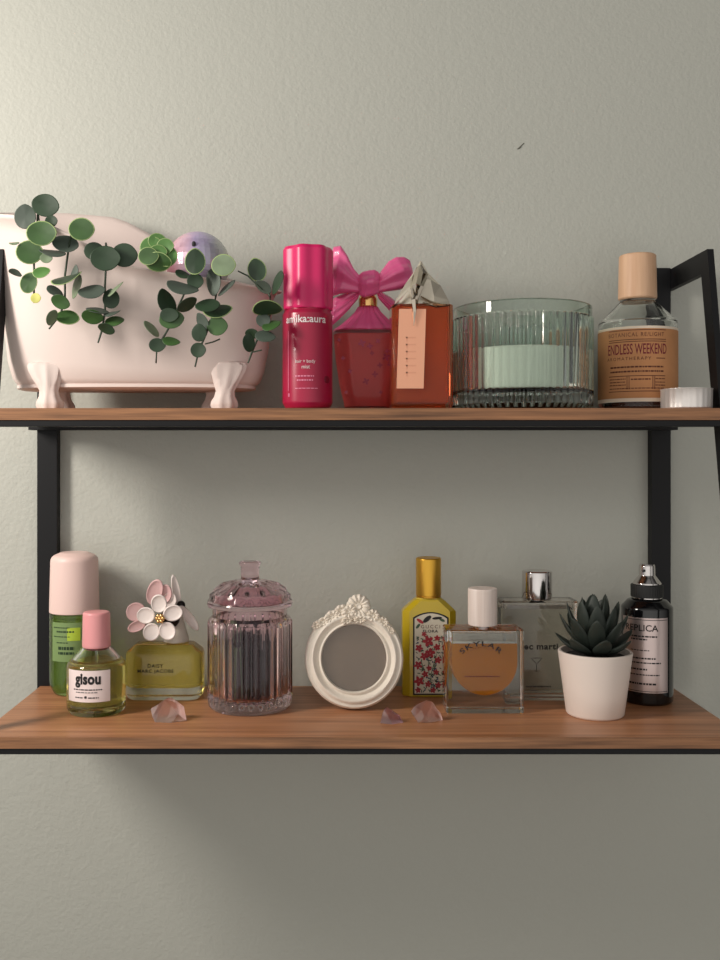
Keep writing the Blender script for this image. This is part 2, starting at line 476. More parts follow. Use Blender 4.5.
def sprig(label, stem, leaves, twigs=(), d=.776):
    x0, y0 = stem[0]
    root = thing('eucalyptus_sprig', label, 'plant', x0, d, 0, group='eucalyptus sprigs in the bathtub')
    f = Fr(x0, d, 0)
    P = lambda px, py, dd: Vector((f.x(px, dd), dd-d, f.h(py, dd)))
    ry = interp(front, x0)
    pts = [P(x0+2, ry+30, .835), P(x0+1, ry+4, .812), P(x0, ry-5, .797), P(x0, min(ry-2, y0), .784)]
    pts += [P(a, b_, d+.001*math.sin(i*2)) for i, (a, b_) in enumerate(stem[1:] if stem[0][1] <= ry+2 else stem)]
    mb = MB(); mb.tube(pts, [.0009]*(len(pts)-1)+[.0007], 7)
    for tw in twigs: mb.tube([P(a, b_, d-.001) for a, b_ in tw], .0006, 6)
    mb.build('stem', M['stem'], root, smooth=60)
    rnd = random.Random(int(x0*7))
    for i, L in enumerate(leaves):
        px, py, rx, ry_, ang, kind = L[:6]; rim = len(L) > 6 and L[6] == 'rim'
        dz = -(.0035+.0022*(i % 4))
        if kind in ('leaf_dark', 'leaf_grey') and i < 2: dz += .004
        r = f.w(max(rx, ry_)); asp = min(rx, ry_)/max(rx, ry_)
        real = min(1, max(asp, .78)); tilt = math.acos(min(1, asp/real))*rnd.choice((-1, 1))
        me = leafmesh(r, real, rim, kind)
        o = bpy.data.objects.new('leaf', me); COL.objects.link(o); o.parent = root
        base = math.radians(ang) + (0 if rx >= ry_ else PI/2)
        c = P(px, py, d+dz)
        o.matrix_local = Matrix.Translation(c) @ Matrix.Rotation(-base, 4, 'Y') @ Matrix.Rotation(tilt*.95, 4, 'X') @ Matrix.Rotation(rnd.uniform(-.12, .12), 4, 'Z')
        md = o.modifiers.new('thickness', 'SOLIDIFY'); md.thickness = .0004
G, Dk, B, Y, Pl = 'leaf_green', 'leaf_dark', 'leaf_bright', 'leaf_grey', 'leaf_pale'
sprig('leftmost eucalyptus sprig with four large round leaves, trailing off the tub rim', [(38, 214), (36, 235), (34, 262), (34, 285), (34, 303)],
      [(25, 217, 11, 12, 0, Y), (45, 205, 13.5, 11.5, -10, Dk), (51, 221, 6, 6, 0, Dk), (41, 233, 14.5, 12.5, 0, G, 'rim'), (29, 252, 13, 12, 0, G, 'rim'),
       (28.5, 283, 8.5, 10.5, -25, G, 'rim'), (41, 272, 8.5, 6, 15, B, 'rim'), (15, 273, 6.5, 2.5, -25, Y), (14, 243, 5, 1.8, -5, Pl), (46, 258, 6, 5, 0, Pl), (35.5, 298, 5, 5, 0, 'bud')])
sprig('eucalyptus sprig second from the left, one round green leaf topping the stem', [(73, 229), (69, 245), (65, 275), (65, 300), (60, 315), (49, 329)],
      [(65, 243, 13, 9, -15, Y), (52, 252, 13, 4, -15, Y), (81, 229, 12.5, 11.5, 0, G, 'rim'), (66, 278, 15.5, 5.5, 12, Dk, 'rim'), (76, 287, 5.5, 12, -18, Pl), (55, 291, 9, 4, -40, Y),
       (60, 302, 9.5, 6.5, -20, G), (52, 318, 3, 8, -20, Pl), (67, 317, 11.5, 7.5, -8, G, 'rim'), (74, 272, 4, 7, -15, Y)])
sprig('eucalyptus sprig with three overlapping dark round leaves at the tub rim', [(106, 262), (105, 285), (105, 312), (102, 330), (98, 343)],
      [(94, 251, 10, 9, 0, Dk), (124, 255, 12.5, 12, 0, Dk), (105, 258, 14.5, 12.5, 0, Dk), (91, 291, 13, 7.5, 2, Y), (111, 299, 8.5, 9.5, 0, Dk), (97, 310, 11, 3, -5, Y),
       (92, 317, 10.5, 6.5, -8, G), (115, 289, 3, 10, -45, Pl), (114, 321, 9.5, 5.5, 5, G), (106, 329, 8.5, 4.5, -15, Dk), (112, 313, 8, 2.5, 10, Y)])
sprig('bright green rosette of small round eucalyptus leaves on the tub rim', [(158, 262), (158, 266)],
      [(150, 246, 11, 9, 30, B, 'rim'), (167, 256, 10.5, 11, 0, B, 'rim'), (158, 262, 13, 9, 0, G, 'rim'), (148, 256, 10, 9, 0, G, 'rim'), (157, 241, 9, 8, 0, B, 'rim'), (165, 246, 8.5, 8, 0, B, 'rim'), (158, 252, 8.5, 7.5, 0, B, 'rim')])
sprig('eucalyptus sprig just right of the bright rosette, its stem bending left', [(194, 268), (188, 285), (180, 303), (172, 322), (163, 338), (157, 346), (156, 363)],
      [(183, 274, 8, 4, -20, Dk), (195, 281, 8, 8, 0, Dk), (195, 262, 10.5, 13, 0, Dk, 'rim'), (182, 287, 15.5, 6.5, -15, Y), (167, 302, 7.5, 13, 25, Dk), (187, 305, 10.5, 4, 32, Dk),
       (171, 319, 12, 9.5, 5, G), (169, 315, 9, 7, 0, Dk), (152, 329, 3, 10, 45, Pl), (157, 345, 8, 7, 0, Dk), (171, 341, 8.5, 4.5, -5, G)])
sprig('eucalyptus sprig hanging below the iridescent ball, topped by a pale round leaf', [(220, 272), (216, 295), (212, 318), (206, 334), (199, 350), (195, 367)],
      [(213, 283, 7.5, 13, 5, Y), (226, 288, 11, 3.5, 38, Y), (223, 265, 12, 11, 0, Pl, 'rim'), (207, 305, 12, 7, 0, Dk), (217, 310, 14.5, 7.5, -3, Dk, 'rim'), (202, 322, 5.5, 9, 25, Y),
       (217, 326, 10, 9.5, 0, G), (199, 333, 7.5, 8.5, 0, Dk), (198, 350, 7.5, 7.5, 0, Dk)], twigs=[((205, 344), (213, 342), (220, 339))])
sprig('rightmost eucalyptus sprig, beside the magenta bottle, with small dark leaves', [(256, 277), (270, 296), (271, 312), (265, 328), (257, 340), (252, 352), (248, 363)],
      [(257, 270, 9.5, 11.5, 15, Dk, 'rim'), (263, 287, 9, 4.5, -30, Y), (277, 283, 4.5, 12, -18, Dk), (267, 309, 14.5, 5.5, 0, Dk, 'rim'), (263, 320, 7, 7, 0, Y), (271, 325, 9.5, 5, 22, G),
       (265, 336, 10, 6, -5, Y), (249, 343, 5.5, 9, 0, Dk), (252, 334, 7, 4.5, -5, Dk)], twigs=[((238, 271), (248, 276), (262, 290)), ((253, 352), (262, 350))])

# ================================================================== UPPER SHELF BOTTLES
# magenta hair and body mist
f = Fr(307.5, .800, ZU)
t = thing('mist_bottle', 'tall magenta mist bottle with scalloped cap on upper shelf', 'bottle', 307.5, .800, ZU)
R = f.w(25)
hs = f.h(311); ht = f.h(248.5)
mb = MB(); lathe(mb, fil([(R*.5, 0), (R*.86, 0, .003), (R, .005, .004), (R, hs-.004, .002), (R*.93, hs-.001, .001), (R*.9, hs+.002), (R*.5, hs+.002)]), 64)
mb.build('bottle_body', M['magenta_body'], t)
mb = MB(); lathe(mb, fil([(R*.5, hs), (R*.95, hs, .001), (R*.97, hs+.002, .001), (R*.985, ht-.003, .002), (R*.9, ht, .0015), (R*.5, ht-.0008), (R*.1, ht-.0008)]), 112, fl=.0010, nf=7)
mb.build('cap', M['magenta'], t, smooth=50)
mb = MB(); patch(mb, -.0175, -.0170, f.h(392), f.h(333), R+.0001); mb.build('painted_highlight', M['pink_ink_and_highlight'], t)  # upright highlight on the body, painted as a thin pink strip
text('amika:aura', f.w(44), f.w(7.5), M['white_ink'], t, x=-.0015, z=f.h(322), cyl=R+.0003, bold=.015)
text('hair + body', f.w(20), f.w(4.2), M['white_ink'], t, x=-.0015, z=f.h(364), cyl=R+.0003)
text('mist', f.w(8), f.w(3.5), M['white_ink'], t, x=-.001, z=f.h(369), cyl=R+.0003)
mb = MB(); fineprint(mb, -.010, .006, f.h(378), .0011, R+.0002, seed=3); fineprint(mb, -.0085, .005, f.h(382), .0012, R+.0002, seed=4); fineprint(mb, -.010, .009, f.h(390), .0007, R+.0002, seed=5)
mb.box(-.0157, -.0142, -.0005, 0, f.h(398), f.h(394.5), T=Matrix.Translation((0, -R*.70, 0)))
mb.build('fine_print', M['pink_ink_and_highlight'], t)
mb = MB()
for k in range(1): mb.sphere((0, 0, 0), (.0036, .0006, .0033), 16, Matrix.Translation((R*.78*1.0, -R*.64, f.h(381))) @ Matrix.Rotation(.88, 4, 'Z'))
mb.build('red_dot', M['magenta_dark'], t)

# pink bow perfume
f = Fr(368, .852, ZU)
t = thing('bow_perfume_bottle', 'rose glass perfume bottle topped with large pink bow on upper shelf', 'bottle', 368, .852, ZU)
zt = f.h(331); wt = f.w(70); wb = f.w(46)
mb = MB(); n = 12
rings = []
for z, w_, d_ in ((0, wb*.9, .026), (.001, wb*.97, .028), (.003, wb, .029), (zt*.35, wb+(wt-wb)*.5, .033), (zt*.62, wb+(wt-wb)*.78, .036), (zt*.9, wt*.985, .038), (zt-.002, wt, .0385), (zt, wt*.97, .037)):
    rings.append(rr(w_, d_, d_*.42, z, 8))
mb.loft(rings); mb.build('bottle_glass', M['roseglass'], t, smooth=60)
mb = MB(); rings = []
for z, w_, d_ in ((.005, wb*.86, .022), (.007, wb*.9, .024), (zt*.35, wb*.92+(wt-wb)*.45, .027), (zt*.62, wb*.93+(wt-wb)*.7, .030), (zt*.93, wt*.93, .032), (zt*.95, wt*.88, .030)):
    rings.append(rr(w_, d_, d_*.42, z, 8))
mb.loft(rings); mb.build('liquid', M['pinkliq'], t, smooth=60)
zc = f.h(307)
mb = MB(); lathe(mb, [(f.w(34), zt-.001), (f.w(33), zt+.0015), (f.w(27), zt+.005), (f.w(19), zt+.011), (f.w(12), zt+.017), (f.w(9), zc), (f.w(4), zc+.0005)], 96, fl=.0011, nf=16, ry=.6)
mb.build('fluted_shoulder', M['bow'], t, smooth=60)
mb = MB(); lathe(mb, fil([(.003, zc), (f.w(9.3), zc, .0005), (f.w(9.3), f.h(299), .002), (f.w(7), f.h(294), .001), (.002, f.h(293))]), 32); mb.build('collar', M['gold'], t)
mb = MB()
for px, py, s in ((362, 343, 5), (370, 346, 4), (378, 341, 3.5), (372, 353, 3), (386, 357, 5), (390, 364, 3.5), (343, 358, 3), (350, 371, 3), (375, 374, 4), (366, 381, 4.5), (387, 351, 3), (380, 365, 3.5), (339, 340, 2.5), (346, 392, 2.5), (381, 392, 2.5)):
    a0 = random.uniform(0, 1)
    for k in range(4):
        a = a0+k*PI/2
        yy = -.0193*(1 if py < 350 else .93)
        depth = .0193-(py-331)*.000065
        disc(mb, (f.x(px, .833)+math.cos(a)*f.w(s)*.42, f.h(py, .833)+math.sin(a)*f.w(s)*.42), f.w(s)*.38, f.w(s)*.22, -depth-.0002, rot=a)
mb.build('printed_blossoms', mat('rose_print', (168, 44, 84), .4), t)
# bow: folded loops, knot and tails
bow = bpy.data.objects.new('bow', None); COL.objects.link(bow); bow.parent = t
def ribbon(secs, folds, name):
    """secs: (px, py, half height px, half thickness m, roll)"""
    mb = MB(); rings = []
    m_ = 40; fine = []
    for i in range(len(secs)-1):
        for k in range(5):
            u = k/5; fine.append([a*(1-u)+b_*u for a, b_ in zip(secs[i], secs[i+1])])
    fine.append(list(secs[-1]))
    for px, py, hh, ht_, dy, ang in fine:
        ring = []
        for k in range(m_):
            a = 2*PI*k/m_
            X = ht_*math.cos(a)*(1+.25*math.cos(folds*math.sin(a)*PI)); Z = f.w(hh)*math.sin(a)
            ca, sa = math.cos(math.radians(ang)), math.sin(math.radians(ang))
            ring.append((f.x(px)+Z*sa, dy-.012+X, f.h(py+4)+Z*ca))
        rings.append(ring)
    if secs[-1][0] > secs[0][0]: rings = rings[::-1]
    mb.loft(rings, flip=True); return mb
ribbon([(360, 283, 8, .004, 0, 0), (352, 279, 12, .007, 0, 6), (344, 273, 19, .011, .001, 10), (337, 269, 25, .011, .002, 8), (332, 269, 24, .007, .003, 4), (330, 271, 15, .003, .003, 0)], 2, 'l').build('bow_loop', M['bow'], bow, smooth=80)
ribbon([(376, 283, 8, .004, 0, 0), (384, 279, 11, .007, 0, -14), (393, 274, 15, .010, .001, -22), (402, 270, 16, .010, .002, -26), (408, 268, 14, .007, .003, -22), (411, 267, 9, .003, .003, -14)], 2, 'r').build('bow_loop', M['bow'], bow, smooth=80)
ribbon([(360, 290, 7, .003, .004, 20), (352, 296, 11, .004, .006, 16), (342, 303, 14, .004, .008, 14), (334, 308, 15, .0035, .009, 10), (331, 309, 14, .001, .009, 10)], 3, 'tl').build('bow_tail', M['bow'], bow, smooth=80)
ribbon([(376, 290, 7, .003, .004, -20), (383, 296, 11, .004, .006, -24), (390, 303, 14, .004, .008, -24), (397, 309, 16, .0035, .009, -22), (400, 311, 15, .001, .009, -22)], 3, 'tr').build('bow_tail', M['bow'], bow, smooth=80)
ribbon([(358, 283, 9, .004, -.001, 0), (361, 283, 12, .007, -.002, 3), (366, 283, 13.5, .009, -.003, 8), (372, 282, 13, .009, -.003, 8), (377, 282, 11, .006, -.002, 3), (379, 282, 8, .003, -.001, 0)], 1.5, 'k').build('bow_knot', M['bow'], bow, smooth=80)

# peach prism perfume with claw-like silver stopper
f = Fr(420.5, .806, ZU)
t = thing('prism_perfume_bottle', 'peach orange rectangular perfume bottle with silver spiked stopper, right of pink bow', 'bottle', 420.5, .806, ZU, rot=0)
zt = f.h(307); W = f.w(60); Dp = .036
mb = MB(); pillow(mb, W, Dp, .003, [(.0025, 0), (.0008, .0012), (0, .003), (0, zt-.0012), (.0008, zt-.0004), (.002, zt)]); mb.build('bottle_glass', M['orangeglass'], t, smooth=50)
mb = MB()
pillow(mb, W-.007, Dp-.008, .002, [(.001, f.h(403)), (0, f.h(401)), (0, zt-.002), (.001, zt-.0015)]); mb.build('liquid', M['orangeliq'], t)
mb = MB(); yy = -Dp/2-.0001
x0, x1 = f.x(399, .788), f.x(426, .788)
xq0, xq1 = f.x(396.5, .788), f.x(423.5, .788)
z0_, z1_ = f.h(388.5, .788), f.h(309, .788)
mb.loft([[(xq0, yy, z0_), (xq1, yy, z0_), (x1, yy, z1_), (x0, yy, z1_)][::-1], [(xq0, yy-.0006, z0_), (xq1, yy-.0006, z0_), (x1, yy-.0006, z1_), (x0, yy-.0006, z1_)][::-1]])
mb.build('label_plate', M['peachlabel'], t, smooth=0)
mb = MB()
for k in range(6):
    py = 337+k*7
    patch(mb, f.x(406, .788), f.x(416, .788), f.h(py+1.4, .788), f.h(py, .788), None, yy-.0006, 2, .0001)
    patch(mb, f.x(406, .788), f.x(407.5, .788), f.h(py+4.5, .788), f.h(py, .788), None, yy-.0006, 2, .0001)
mb.build('embossed_marks', M['peach_line'], t, smooth=0)
# stopper: crystalline dome with folded wings and a spike
mb = MB()
def facet(poly, apex, mb=mb):
    k = len(poly); mb.add(poly+[apex], [[i, (i+1) % k, k] for i in range(k)]+[list(range(k))[::-1]])
hw = f.w(29)
mb.loft([[(-hw*.93, -.013, zt+.0002), (-.2*hw, -.0172, zt+.0002), (.4*hw, -.0165, zt+.0002), (hw*.95, -.012, zt+.0002), (hw*.95, .012, zt+.0002), (.2*hw, .0165, zt+.0002), (-hw*.93, .013, zt+.0002)],
         [(-hw*.88, -.012, zt+.004), (-.2*hw, -.015, zt+.008), (.4*hw, -.0145, zt+.007), (hw*.92, -.010, zt+.004), (hw*.9, .010, zt+.004), (.2*hw, .0145, zt+.008), (-hw*.88, .012, zt+.004)],
         [(-hw*.55, -.009, zt+.018), (-.15*hw, -.012, zt+.022), (.3*hw, -.011, zt+.021), (hw*.66, -.007, zt+.017), (hw*.6, .007, zt+.017), (.1*hw, .011, zt+.020), (-hw*.55, .008, zt+.018)],
         [(-hw*.22, -.005, f.h(272)), (-.05*hw, -.0075, f.h(270)), (.1*hw, -.007, f.h(271)), (hw*.25, -.004, f.h(274)), (hw*.22, .004, f.h(274)), (.05*hw, .006, f.h(271)), (-hw*.2, .004, f.h(272))],
         [(-hw*.03, -.001, f.h(262)), (0, -.002, f.h(261.5)), (.03*hw, -.001, f.h(261.7)), (hw*.05, 0, f.h(262)), (hw*.04, .001, f.h(262)), (.02*hw, .001, f.h(262)), (-hw*.02, .001, f.h(262))]])
mb.build('stopper_crystal', M['facet'], t, smooth=0)
mb = MB()
def blade(pts, T=None):
    mb.tube([(f.x(p[0], .786), p[2], f.h(p[1], .786)) for p in pts], [f.w(p[3]) for p in pts], 4)
blade([(421, 263, -.006, 1.5), (420, 270, -.010, 4.5), (417, 285, -.0165, 4.5), (415, 300, -.0195, 3.5), (414, 312, -.0205, 2), (413.6, 326, -.0200, .3)])
blade([(422, 262, -.004, 1.5), (427, 272, -.009, 3), (422, 286, -.0165, 2.2), (417, 300, -.0200, 1.2)])
blade([(419, 264, -.004, 1), (414, 276, -.010, 1.8), (412, 288, -.0160, 1.8), (413, 304, -.0195, 1)])
blade([(409, 290, -.0172, .8), (402, 299, -.0165, 1.8), (394, 306, -.0155, 1.2), (390, 307.5, -.014, .4)])
blade([(421, 296, -.0178, .8), (432, 302, -.0170, 1.6), (444, 304, -.0150, 1.6), (451, 303, -.013, .5)])
blade([(423, 302, -.0178, .5), (436, 306, -.0172, 1.3), (450, 305, -.014, .5)])
mb.build('stopper_claw', M['champ'], t, smooth=30)

# green ribbed candle jar
f = Fr(521.5, .8385, ZU)
t = thing('ribbed_candle', 'wide green ribbed glass jar candle with white wax on upper shelf', 'candle', 521.5, .8385, ZU)
R = .0598; H = f.h(297.5, .779)
mb = MB(); nf = 56; n = nf*6
rings = []
outp = fil([(R*.3, 0), (R*.95, 0, .003), (R, .005, .003), (R, H-.011, .001), (R+.0006, H-.010, .0005), (R+.0006, H-.001, .0008), (R-.0006, H)])
for r_, z in outp:
    fl = .0017 if (.003 < z < H-.0105 and r_ > R*.9) else 0
    rings.append(circ(r_, z, n, fl=fl/r_, nf=nf))
inp = fil([(R-.0022, H), (R-.0032, H-.001, .0005), (R-.0045, .016, .004), (R*.6, .0145)])
for r_, z in inp: rings.append(circ(r_, z, n))
mb.loft(rings); mb.build('glass_jar', M['greenglass'], t, smooth=75)
mb = MB(); lathe(mb, fil([(.003, .0152), (R-.0062, .0165, .002), (R-.0052, .052, .001), (R-.007, .0528, .002), (.02, .0515), (.003, .052)]), 64); mb.build('wax', M['wax'], t)
for dx in (-.018, .0, .018):
    mb = MB(); mb.tube([(dx, .003*(1 if dx else -1), .0515), (dx+.0003, 0, .058), (dx+.001, 0, .0615)], .0009, 8); mb.build('wick', M['wick'], t)

# kraft labelled bottle
f = Fr(637.5, .852, ZU)
t = thing('kraft_label_bottle', 'clear round bottle with brown kraft label and wooden cap on upper shelf', 'bottle', 637.5, .852, ZU, rot=-.30)
R = f.w(38)
dfk = .852-R
zs = f.h(320, .83); zn = f.h(300)
prof = fil([(R*.4, 0), (R*.93, 0, .002), (R, .003, .003), (R, zs, .003), (R*.97, zs+.0015, .002), (f.w(17.5), zn-.002, .003), (f.w(17), zn+.001), (.004, zn+.001)])
mb = MB(); lathe(mb, prof, 64)
lathe(mb, fil([(.004, f.h(372)), (R-.003, f.h(372), .001), (R-.003, zs-.001, .003), (f.w(15), zn-.003, .003), (.004, zn-.0025)]), 64, flip=True)
mb.build('bottle_glass', M['clear'], t)
mb = MB(); lathe(mb, fil([(.004, .005), (R-.003, .005, .002), (R-.003, f.h(372)-.0003), (.004, f.h(372)-.0003)]), 48); mb.build('liquid', M['brownliq'], t)
zl0, zl1 = f.h(401.5, dfk), f.h(325.5, dfk)
mb = MB(); patch(mb, -R*1.5, R*1.5, zl0, zl1, R, n=40, th=.0002); lab = mb.build('label', M['cream'], t)
mb = MB(); patch(mb, -R*1.5, R*1.5, zl0+.0032, zl1-.0022, R+.0002, n=40, th=.00015); lab2 = mb.build('kraft_panel', M['kraft'], lab)
h2 = lambda py: f.h(py, dfk)
s_ = .819/950
Rt = R+.0005
text('BOTANICAL RE/LIGHT', 58*s_, 4.0*s_, M['brown_ink'], lab, x=-.002, z=h2(334), cyl=Rt, spacing=1.2)
text('ENDLESS WEEKEND', 62*s_, 10.5*s_, M['wine_ink'], lab, x=-.001, z=h2(348.5), cyl=Rt, bold=.008)
text('AROMATHERAPY', 46*s_, 3.2*s_, M['brown_ink'], lab, x=-.009, z=h2(358), cyl=Rt, spacing=1.4)
mb = MB()
for py, a, b_ in ((329.5, -31, 29), (339, -31, 29), (341, -31, 29), (375.5, -31, 28), (391, -31, 28)):
    patch(mb, a*s_, b_*s_, h2(py+.35), h2(py-.35), Rt-.0001, n=16, th=.0001)
patch(mb, 18*s_, 28*s_, h2(358.4), h2(357.6), Rt-.0001, n=4, th=.0001)
for i, (py, a, b_, hh) in enumerate(((366.5, -29, 26, 1.6), (371, -29, 26, 1.6), (378.5, -30, -12, .9), (381.5, -30, -12, .9), (384.5, -30, -12, .9), (379, -7, 12, 1.3), (388, -30, 27, .9), (378.5, 17, 28, .9), (382, 17, 28, .9), (385, 17, 28, .9))):
    fineprint(mb, a*s_, b_*s_, h2(py), hh*s_, Rt-.0001, seed=20+i)
for xx in (-9, -11, 14, 16): patch(mb, xx*s_, (xx+.6)*s_, h2(389), h2(376), Rt-.0001, n=1, th=.0001)
mb.build('fine_print', M['brown_ink'], lab)
cz0, cz1 = f.h(300.5), f.h(255.5); rc = f.w(18)
mb = MB(); lathe(mb, fil([(.003, cz0), (rc*.93, cz0, .0008), (rc*1.04, cz0+.0015, .001), (rc*.99, cz1-.001, .0008), (rc*.93, cz1, .0005), (.003, cz1)]), 48); mb.build('cap', M['paleWood'], t)

# tealight
f = Fr(686.5, .7995, ZU)
t = thing('tealight', 'small silver tealight beside the kraft labelled bottle', 'candle', 686.5, .7995, ZU)
R = f.w(25); H = f.h(387.5, .779)
mb = MB()
lathe(mb, fil([(R*.3, 0), (R*.94, 0, .0008), (R*.975, .001, .001), (R*.985, H-.0008), (R*1.005, H-.0003, .0002), (R*1.005, H), (R*.965, H), (R*.955, H-.001), (R*.94, .0008), (R*.3, .0008)]), 144, fl=.00012, nf=24)
mb.build('metal_cup', M['alu'], t, smooth=60)
mb = MB(); lathe(mb, fil([(.002, .001), (R*.925, .001), (R*.925, H-.0025, .0008), (R*.9, H-.002), (.002, H-.0028)]), 48); mb.build('wax', M['wax'], t)
mb = MB(); mb.tube([(0, 0, H-.004), (0, 0, H-.0005), (.0006, 0, H+.0002)], .0006, 8); mb.build('wick', M['wick'], t)

# ================================================================== LOWER SHELF
# tall green bottle with pale pink cap
f = Fr(74.5, .8755, ZL)
t = thing('green_mist_bottle', 'tall green bottle with pale pink domed cap behind the small pink-capped bottle', 'bottle', 74.5, .8755, ZL)
R = f.w(24.3); dk = .8755-R
zs = f.h(612); zt = f.h(552)
mb = MB(); lathe(mb, fil([(R*.4, 0), (R*.8, 0, .003), (R*.98, .008, .006), (R, .012, .003), (R, zs, .0008), (R*.9, zs+.001), (.003, zs+.001)]), 56); mb.build('bottle_glass', glass('green_glass', (196, 224, 150)), t)
mb = MB(); lathe(mb, fil([(.003, .004), (R*.75, .004, .002), (R*.92, .011, .004), (R*.93, zs-.004), (.003, zs-.004)]), 48); mb.build('liquid', M['greenliq'], t)
mb = MB(); patch(mb, -R*.75, R*.9, f.h(662, dk), f.h(623, dk), R, n=24, th=.0002); lab = mb.build('label', mat('green_label', (122, 148, 92), .5), t)
mb = MB()
for i, (py, a, b_, hh) in enumerate(((628, -16, 2, .9), (632, -12, 6, 1.6), (637, -16, 2, .8), (643, -12, 0, .9), (648.5, -10, 6, 3), (653.5, -10, 6, 2.4))):
    fineprint(mb, f.w(a), f.w(b_), f.h(py, dk), f.w(hh), R+.0003, seed=50+i)
mb.build('fine_print', mat('dark_green_ink', (30, 58, 28), .6), lab)
mb = MB(); patch(mb, f.w(-.5), f.w(12), f.h(641, dk), f.h(628, dk), R+.0002, n=6); mb.build('lime_panel', mat('lime_panel', (180, 206, 60), .4), lab)
mb = MB(); lathe(mb, fil([(.003, zs+.0003), (R*.97, zs+.0003, .0006), (R*1.01, zs+.001, .0005), (R*.955, zt-.004, .007), (R*.55, zt, .006), (.003, zt+.0004)], 8), 56); mb.build('cap', M['pinkcap'], t, smooth=60)

# small gold oil bottle
f = Fr(96.5, .811, ZL)
t = thing('hair_perfume_bottle', 'small clear bottle of yellow liquid with rose pink cap and square label', 'bottle', 96.5, .811, ZL)
R = f.w(29); dk = .811-R
z1 = f.h(663); zn = f.h(647); zl = f.h(659)
mb = MB(); lathe(mb, fil([(R*.4, 0), (R*.9, 0, .002), (R, .004, .004), (R, z1, .005), (f.w(15), zn, .003), (f.w(12.5), zn+.001), (.003, zn+.001)]), 64)
lathe(mb, fil([(.003, zl), (R-.0025, zl), (R-.0028, z1-.001, .004), (f.w(12), zn-.0015, .002), (.003, zn-.0015)]), 56, flip=True)
mb.build('bottle_glass', M['clear'], t)
mb = MB(); lathe(mb, fil([(.003, .008), (R*.8, .008, .003), (R-.0025, .012, .002), (R-.0025, zl-.0002), (.003, zl-.0002)]), 56); mb.build('liquid', M['paleyellow'], t)
mb = MB(); patch(mb, f.w(-26, dk)*1.02, f.w(21, dk), f.h(702.5, dk), f.h(671, dk), R, n=24, th=.0002); lab = mb.build('label', M['labelpink'], t)
cxl = f.w(-2, dk)
text('gisou', f.w(27, dk), f.w(14.5, dk), M['ink'], lab, x=cxl, z=f.h(681, dk), cyl=R+.0004, bold=.045, spacing=1.05)
mb = MB(); fineprint(mb, cxl-f.w(15), cxl+f.w(15), f.h(690, dk), .0009, R+.0003, seed=71); fineprint(mb, cxl-f.w(12), cxl+f.w(10), f.h(692.8, dk), .0006, R+.0003, seed=72); fineprint(mb, cxl-f.w(13), cxl-f.w(4), f.h(698, dk), .0009, R+.0003, seed=73); fineprint(mb, cxl+f.w(1), cxl+f.w(11), f.h(698, dk), .0009, R+.0003, seed=74)
mb.sphere((0, 0, 0), (.0013, .0002, .0013), 10, Matrix.Translation((cxl-f.w(1.5), -(R+.0002)*math.cos((cxl-f.w(1.5))/R), f.h(697.5, dk))))
mb.build('fine_print', M['ink'], lab)
rc = f.w(13.8)
mb = MB(); lathe(mb, fil([(.003, zn+.0004), (rc*1.0, zn+.0004, .0008), (rc*1.02, zn+.002, .001), (rc*.97, f.h(611.5), .0025), (.003, f.h(611))], 7), 48); mb.build('cap', M['rosecap'], t, smooth=50)
mb = MB(); mb.tube([(0, 0, zn-.001), (0, 0, .012)], .0009, 8); mb.build('dip_tube', M['clear'], t)

# daisy perfume
f = Fr(165.5, .860, ZL)
t = thing('daisy_perfume_bottle', 'low oval perfume bottle of yellow liquid with white daisy stopper', 'bottle', 165.5, .860, ZL)
W = f.w(76.5); Dp = .038; zt = f.h(641.5)
mb = MB()
pillow(mb, W, Dp, .0135, fil([(.006, 0), (.003, .0003, .001), (0, .004, .003), (0, zt-.008, .006), (.009, zt-.0008, .004), (.0155, zt, .001)]), n=10)
mb.build('bottle_glass', M['clear'], t, smooth=60)
mb = MB(); pillow(mb, W-.0085, Dp-.008, .0095, fil([(.004, .0105), (.0005, .0112, .001), (0, .0135, .001), (0, zt-.0085, .003), (.0055, zt-.0035, .002), (.009, zt-.003)]), n=10)
mb.build('liquid', M['yellowliq'], t, smooth=60)
yf = -Dp/2-.0003; dk = .8408
text('DAISY', f.w(15.5, dk), f.w(4, dk), M['ink'], t, x=f.x(155.5, dk), z=f.h(665.8, dk), y=yf-.0003, spacing=1.15, bold=.02)
text('MARC JACOBS', f.w(36, dk), f.w(4.4, dk), M['ink'], t, x=f.x(155.5, dk), z=f.h(671.5, dk), y=yf-.0003, spacing=1.15, bold=.025)
stop = bpy.data.objects.new('stopper', None); COL.objects.link(stop); stop.parent = t
mb = MB(); lathe(mb, fil([(.003, zt-.0002), (.0115, zt-.0002, .001), (.0112, zt+.004, .002), (.0085, zt+.012, .002), (.006, zt+.024, .002), (.002, zt+.027)]), 32)
o = mb.build('stopper_core', mat('cream_stopper', (206, 196, 182), .4), stop); o.location = (f.x(176, .86), .002, 0)
def petal(px, py, rx, ry_, ang, dy, m_, tilt=0, yaw=0, th=.0016):
    mb = MB(); r = f.w(rx); q = f.w(ry_); rings = []
    for k, (s1, yy) in enumerate(((.0, .0012), (.5, .0011), (.86, .0006), (.97, .0001), (1, -.0004), (.97, -.0010), (.88, -.0013), (.84, -.0009), (.5, -.0002), (.02, 0))):
        ring = []
        for j in range(28):
            a = 2*PI*j/28
            x = r*math.cos(a)*s1; z = q*math.sin(a)*s1
            x *= (1-.12*math.sin(a)*0)
            ring.append((x, yy*th/.0016, z))
        rings.append(ring)
    mb.loft(rings, flip=False)
    o = mb.build('petal', m_, stop, smooth=70)
    o.matrix_local = Matrix.Translation((f.x(px, .86+dy), dy, f.h(py, .86+dy))) @ Matrix.Rotation(yaw, 4, 'Z') @ Matrix.Rotation(-math.radians(ang), 4, 'Y') @ Matrix.Rotation(tilt, 4, 'X')
W_, PK = M['petal'], M['petalpink']
